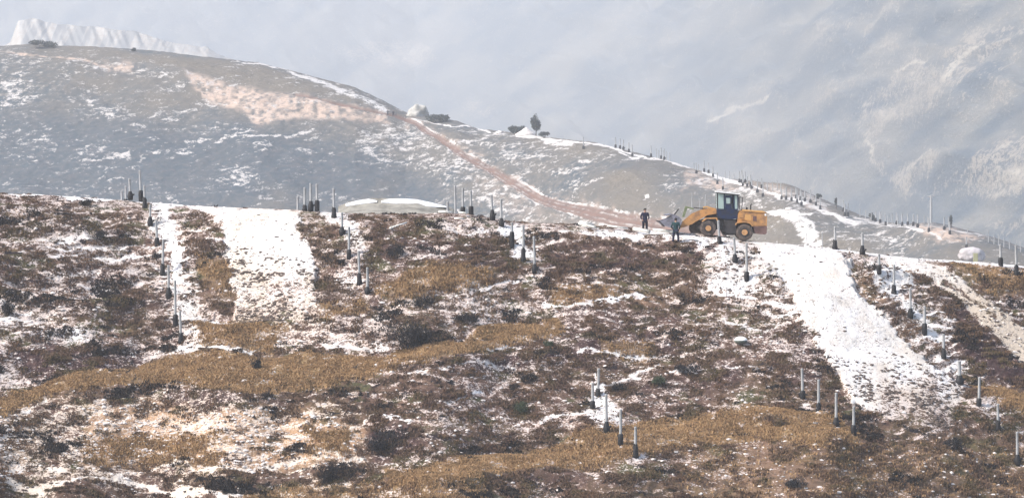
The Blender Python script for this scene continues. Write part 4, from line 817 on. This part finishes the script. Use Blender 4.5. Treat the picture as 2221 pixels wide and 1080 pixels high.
# rounded pale tank / heap at the right end with a yellowish marker
m_pale2 = paint('pale_stone', (.55, .50, .50), .8, .2, .35, 1)
q = mid_at(2105, 556); q = P(2105, 548, 560)
rock('boulder', q+Vector((.2, 0, -.5)), 2.5, 1.9, 1.6, m_pale2, 'large rounded pale boulder behind the crest at the right edge', 'boulder', 9, .14)
m_yl = paint('pale_yellow_paint', (.42, .40, .22), .7, .2, .15, 2)
bm = bmesh.new(); box(bm, -.42, .42, -.06, .06, 0, 1.55); bev(bm, .03); box(bm, -.30, .30, -.09, -.065, .9, 1.4); o = bm_obj('marker_board', bm, m_yl); q = P(2116, 568, 520); o.location = q; tag(o, 'pale yellow upright board standing in front of the large pale boulder', 'board')
m_bank = paint('bank_earth', (.48, .46, .42), .95, .1, .4, .6)
for (u, v, w_, h_, lb, c, sd_) in [(1141, 289, 22, 15, 'white conical heap beside the small tree on the hazy ridge', 'heap', 2), (1083, 289, 9, 5, 'small white rock left of the conical heap on the hazy ridge', 'rock', 5), (905, 250, 24, 22, 'pale bank of earth beside the far junction of the tracks', 'earth bank', 6), (1713, 458, 9, 4, 'small white rock above the rear of the loader', 'rock', 8)]:
    q = mid_at(u, v); mp = q.y/F
    if c == 'rock': rock('rock', q, w_*mp, w_*mp*.8, h_*mp, m_pale, lb, c, sd_, .12)
    else:
        bank = c != 'heap'
        if bank: rock('earth_bank', q, w_*mp, w_*mp*.8, h_*mp, m_bank, lb, c, sd_, .34); continue
        bm = bmesh.new(); lathe(bm, [(1.0, -.3), (1.0, 0), (.78, .22), (.52, .50), (.25, .82), (.06, 1.0)] if not bank else [(1.05, -.3), (1, .1), (.95, .45), (.8, .75), (.55, .95), (.2, 1)], 22, wob=.10, seed=sd_)
        bmesh.ops.scale(bm, vec=(w_*mp, w_*mp*.8, h_*mp), verts=bm.verts); o = bm_obj('heap' if not bank else 'earth_bank', bm, m_pale if not bank else m_bank, None, True); o.location = q; tag(o, lb, c)
bm = bmesh.new(); q = mid_at(2020, 484); mp = q.y/F; tube(bm, (0, 0, -.5), (0, 0, 60*mp), .30, .22, 10); up = empty('utility_pole', q); bm_obj('pole', bm, m_pole, up)
bm = bmesh.new(); tube(bm, (-.9, 0, 57*mp), (.9, 0, 58*mp), .12, .12, 6); tube(bm, (-.5, 0, 55*mp), (.4, 0, 61*mp), .14, .10, 6); bm_obj('crossarm', bm, m_pole, up); tag(up, 'tall pale pole with a short crossarm rising from the hazy right ridge', 'pole')

# ------------------------------------------------------------------ shrubs and trees
def foliage_mesh(name, n, rx, ry, rz, leaf, mat, parent, seed, lobes=6, twig=False):
    r_ = np.random.default_rng(seed); cen = np.stack([r_.uniform(-.6, .6, lobes)*rx, r_.uniform(-.6, .6, lobes)*ry, r_.uniform(.25, .8, lobes)*rz], 1)
    which = r_.integers(0, lobes, n); d_ = r_.normal(0, 1, (n, 3)); d_ /= np.linalg.norm(d_, axis=1)[:, None]
    rad = r_.random(n)**.5*(.38+.25*r_.random(lobes))[which]
    c = cen[which]+d_*rad[:, None]*np.array([rx, ry, rz*.8]); c[:, 2] = np.abs(c[:, 2])
    a = r_.normal(0, 1, (n, 3)); a /= np.linalg.norm(a, axis=1)[:, None]
    if twig: a[:, 2] = np.abs(a[:, 2])+.8; a /= np.linalg.norm(a, axis=1)[:, None]
    b = np.cross(a, r_.normal(0, 1, (n, 3))); b /= np.linalg.norm(b, axis=1)[:, None]
    l = leaf*(.6+.8*r_.random(n))[:, None]; k = .14 if twig else .5
    co = np.stack([c-a*l, c+b*l*k, c+a*l, c-b*l*k], 1).reshape(-1, 3)
    return link(name, new_mesh(name, co, np.arange(4*n).reshape(-1, 4), mat, False), parent)
m_bush = leafmat('dark_bush', (.016, .018, .022), (.026, .025, .028), (.05, .047, .05)); m_bark = paint('bark', (.12, .10, .085), .9, .1); m_green = leafmat('dull_green_leaf', (.045, .062, .040), (.06, .075, .045), (.09, .11, .07)); m_fbush = leafmat('far_bush', (.05, .06, .055), (.04, .05, .05), (.07, .08, .07))
def shrub(loc, w_, h_, mat, label, seed, n=900, leaf=.09, twig=True, grp=None, name='shrub'):
    r = empty(name, loc); tag(r, label, 'shrub', grp); foliage_mesh('foliage', n, w_, w_*.7, h_, leaf, mat, r, seed, 7, twig)
    bm = bmesh.new(); rr = random.Random(seed)
    for k in range(9):
        a = rr.random()*6.28; l = rr.uniform(.5, .9); tube(bm, (math.cos(a)*.03, math.sin(a)*.03, -.08), (math.cos(a)*w_*.5*l, math.sin(a)*w_*.4*l, h_*l*.8), .02, .006, 5)
    bm_obj('stem', bm, m_bark, r)
SH = [(878, 757, 70, 62, 'large dark bare bush in the middle of the slope', m_bush, 5200), (708, 1050, 28, 44, 'dark bush at the bottom edge left of centre', m_bush, 1300), (554, 801, 16, 24, 'small dark bush on the golden grass band', m_bush, 500), (920, 668, 28, 28, 'dark bush above left of the large bare bush', m_bush, 900),
      (840, 985, 52, 48, 'wide dark bush in the hollow under the scarp', m_bush, 2200), (10, 682, 24, 22, 'bluish dark bush at the left edge of the slope', m_bush, 700), (1190, 752, 12, 14, 'small green plant right of the large bare bush', m_green, 320), (1490, 812, 34, 22, 'low dark bush left of the big chute foot', m_bush, 900),
      (1425, 835, 26, 20, 'low green bush above the middle snow patch', m_green, 700), (215, 520, 22, 17, 'low dark bush on the upper left slope', m_bush, 600), (185, 446, 16, 13, 'small bush just under the left crest', m_bush, 400), (1340, 850, 20, 20, 'dark bush right of the two topmost bottom-row posts', m_bush, 500),
      (2070, 975, 30, 26, 'brownish bush below the foot of the big white chute', m_bush, 800), (860, 560, 22, 30, 'bluish bush between the left chute and the centre post row', m_bush, 700), (741, 575, 11, 13, 'small bush beside the seventh centre-left post', m_bush, 300), (1010, 700, 36, 18, 'flat dark bush right of the large bare bush', m_bush, 900), (1685, 925, 30, 26, 'grey-brown bush on the lower grass band', m_scrub, 800),
      (120, 780, 50, 20, 'wide purple-brown bush on the left slope above the golden band', m_scrub, 1200), (340, 560, 14, 12, 'small dark bush behind the left post row', m_bush, 250), (1730, 1055, 30, 20, 'dark bush near the bottom edge, right of centre', m_bush, 700), (1245, 640, 20, 14, 'little bush above the white contour path', m_scrub, 350), (1120, 895, 26, 24, 'olive bush above the lower grass band', m_green, 700)]
for i, (u, v, w_, h_, lb, mt, n) in enumerate(SH):
    q = fore_at(u, v); mp = q.y/F; shrub(q, w_*mp, h_*mp, mt, lb, 40+i, n, .10)
FS = [(955, 266, 30, 17, 'dark rounded bush by the far track junction', 900), (1120, 282, 24, 16, 'dark bush behind the conical white heap', 800), (90, 103, 32, 15, 'dark row of bushes below the pale cliff at the far left', 900), (1182, 282, 14, 10, 'small bush right of the tree on the hazy ridge', 300), (290, 112, 6, 8, 'tiny bush on the skyline under the pale cliff', 120), (1893, 478, 7, 13, 'small olive bush on the hazy ridge right of the loader', 150), (1775, 428, 9, 9, 'tiny bush on the hazy ridge above the posts', 120)]
for i, (u, v, w_, h_, lb, n) in enumerate(FS):
    q = mid_at(u, v); mp = q.y/F; shrub(q, w_*mp, h_*mp, m_fbush, lb, 80+i, n, .32, False)
def tree(u, v, h, w_, label, seed, n=700):
    q = mid_at(u, v); mp = q.y/F; r = empty('tree', q); tag(r, label, 'tree'); hh = h*mp; ww = w_*mp
    bm = bmesh.new(); rr = random.Random(seed); tube(bm, (0, 0, -.4), (.1, 0, hh*.55), .16, .09, 7)
    for k in range(6):
        a = k*1.05; z = hh*(.3+.07*k); tube(bm, (.05, 0, z), (math.cos(a)*ww*.5, math.sin(a)*ww*.4, z+hh*.22), .06, .02, 5)
    bm_obj('trunk', bm, m_bark, r); c = foliage_mesh('crown', n, ww*.75, ww*.7, hh*.75, .28, m_fbush, r, seed, 8); c.location = (0, 0, hh*.27)
tree(1162, 282, 40, 15, 'small tree standing alone on the hazy ridge beside the white heap', 301, 900)
tree(2063, 494, 26, 4, 'thin dark sapling on the hazy ridge near the right edge', 303, 160)
tree(1812, 452, 22, 3, 'thin dark sapling on the hazy ridge above the road', 305, 120)

# ------------------------------------------------------------------ haze
bm = bmesh.new(); box(bm, -2600, 2600, -120, 5100, -73, 420)
mh = bpy.data.materials.new('haze_air'); mh.use_nodes = True; t = mh.node_tree; t.nodes.remove(t.nodes['Principled BSDF'])
pv = t.nodes.new('ShaderNodeVolumePrincipled'); pv.inputs['Color'].default_value = (*HAZE_COL, 1); pv.inputs['Density'].default_value = HAZE; pv.inputs['Anisotropy'].default_value = HAZE_G
t.links.new(pv.outputs[0], t.nodes['Material Output'].inputs['Volume'])
tag(bm_obj('haze', bm, mh), kind='stuff')
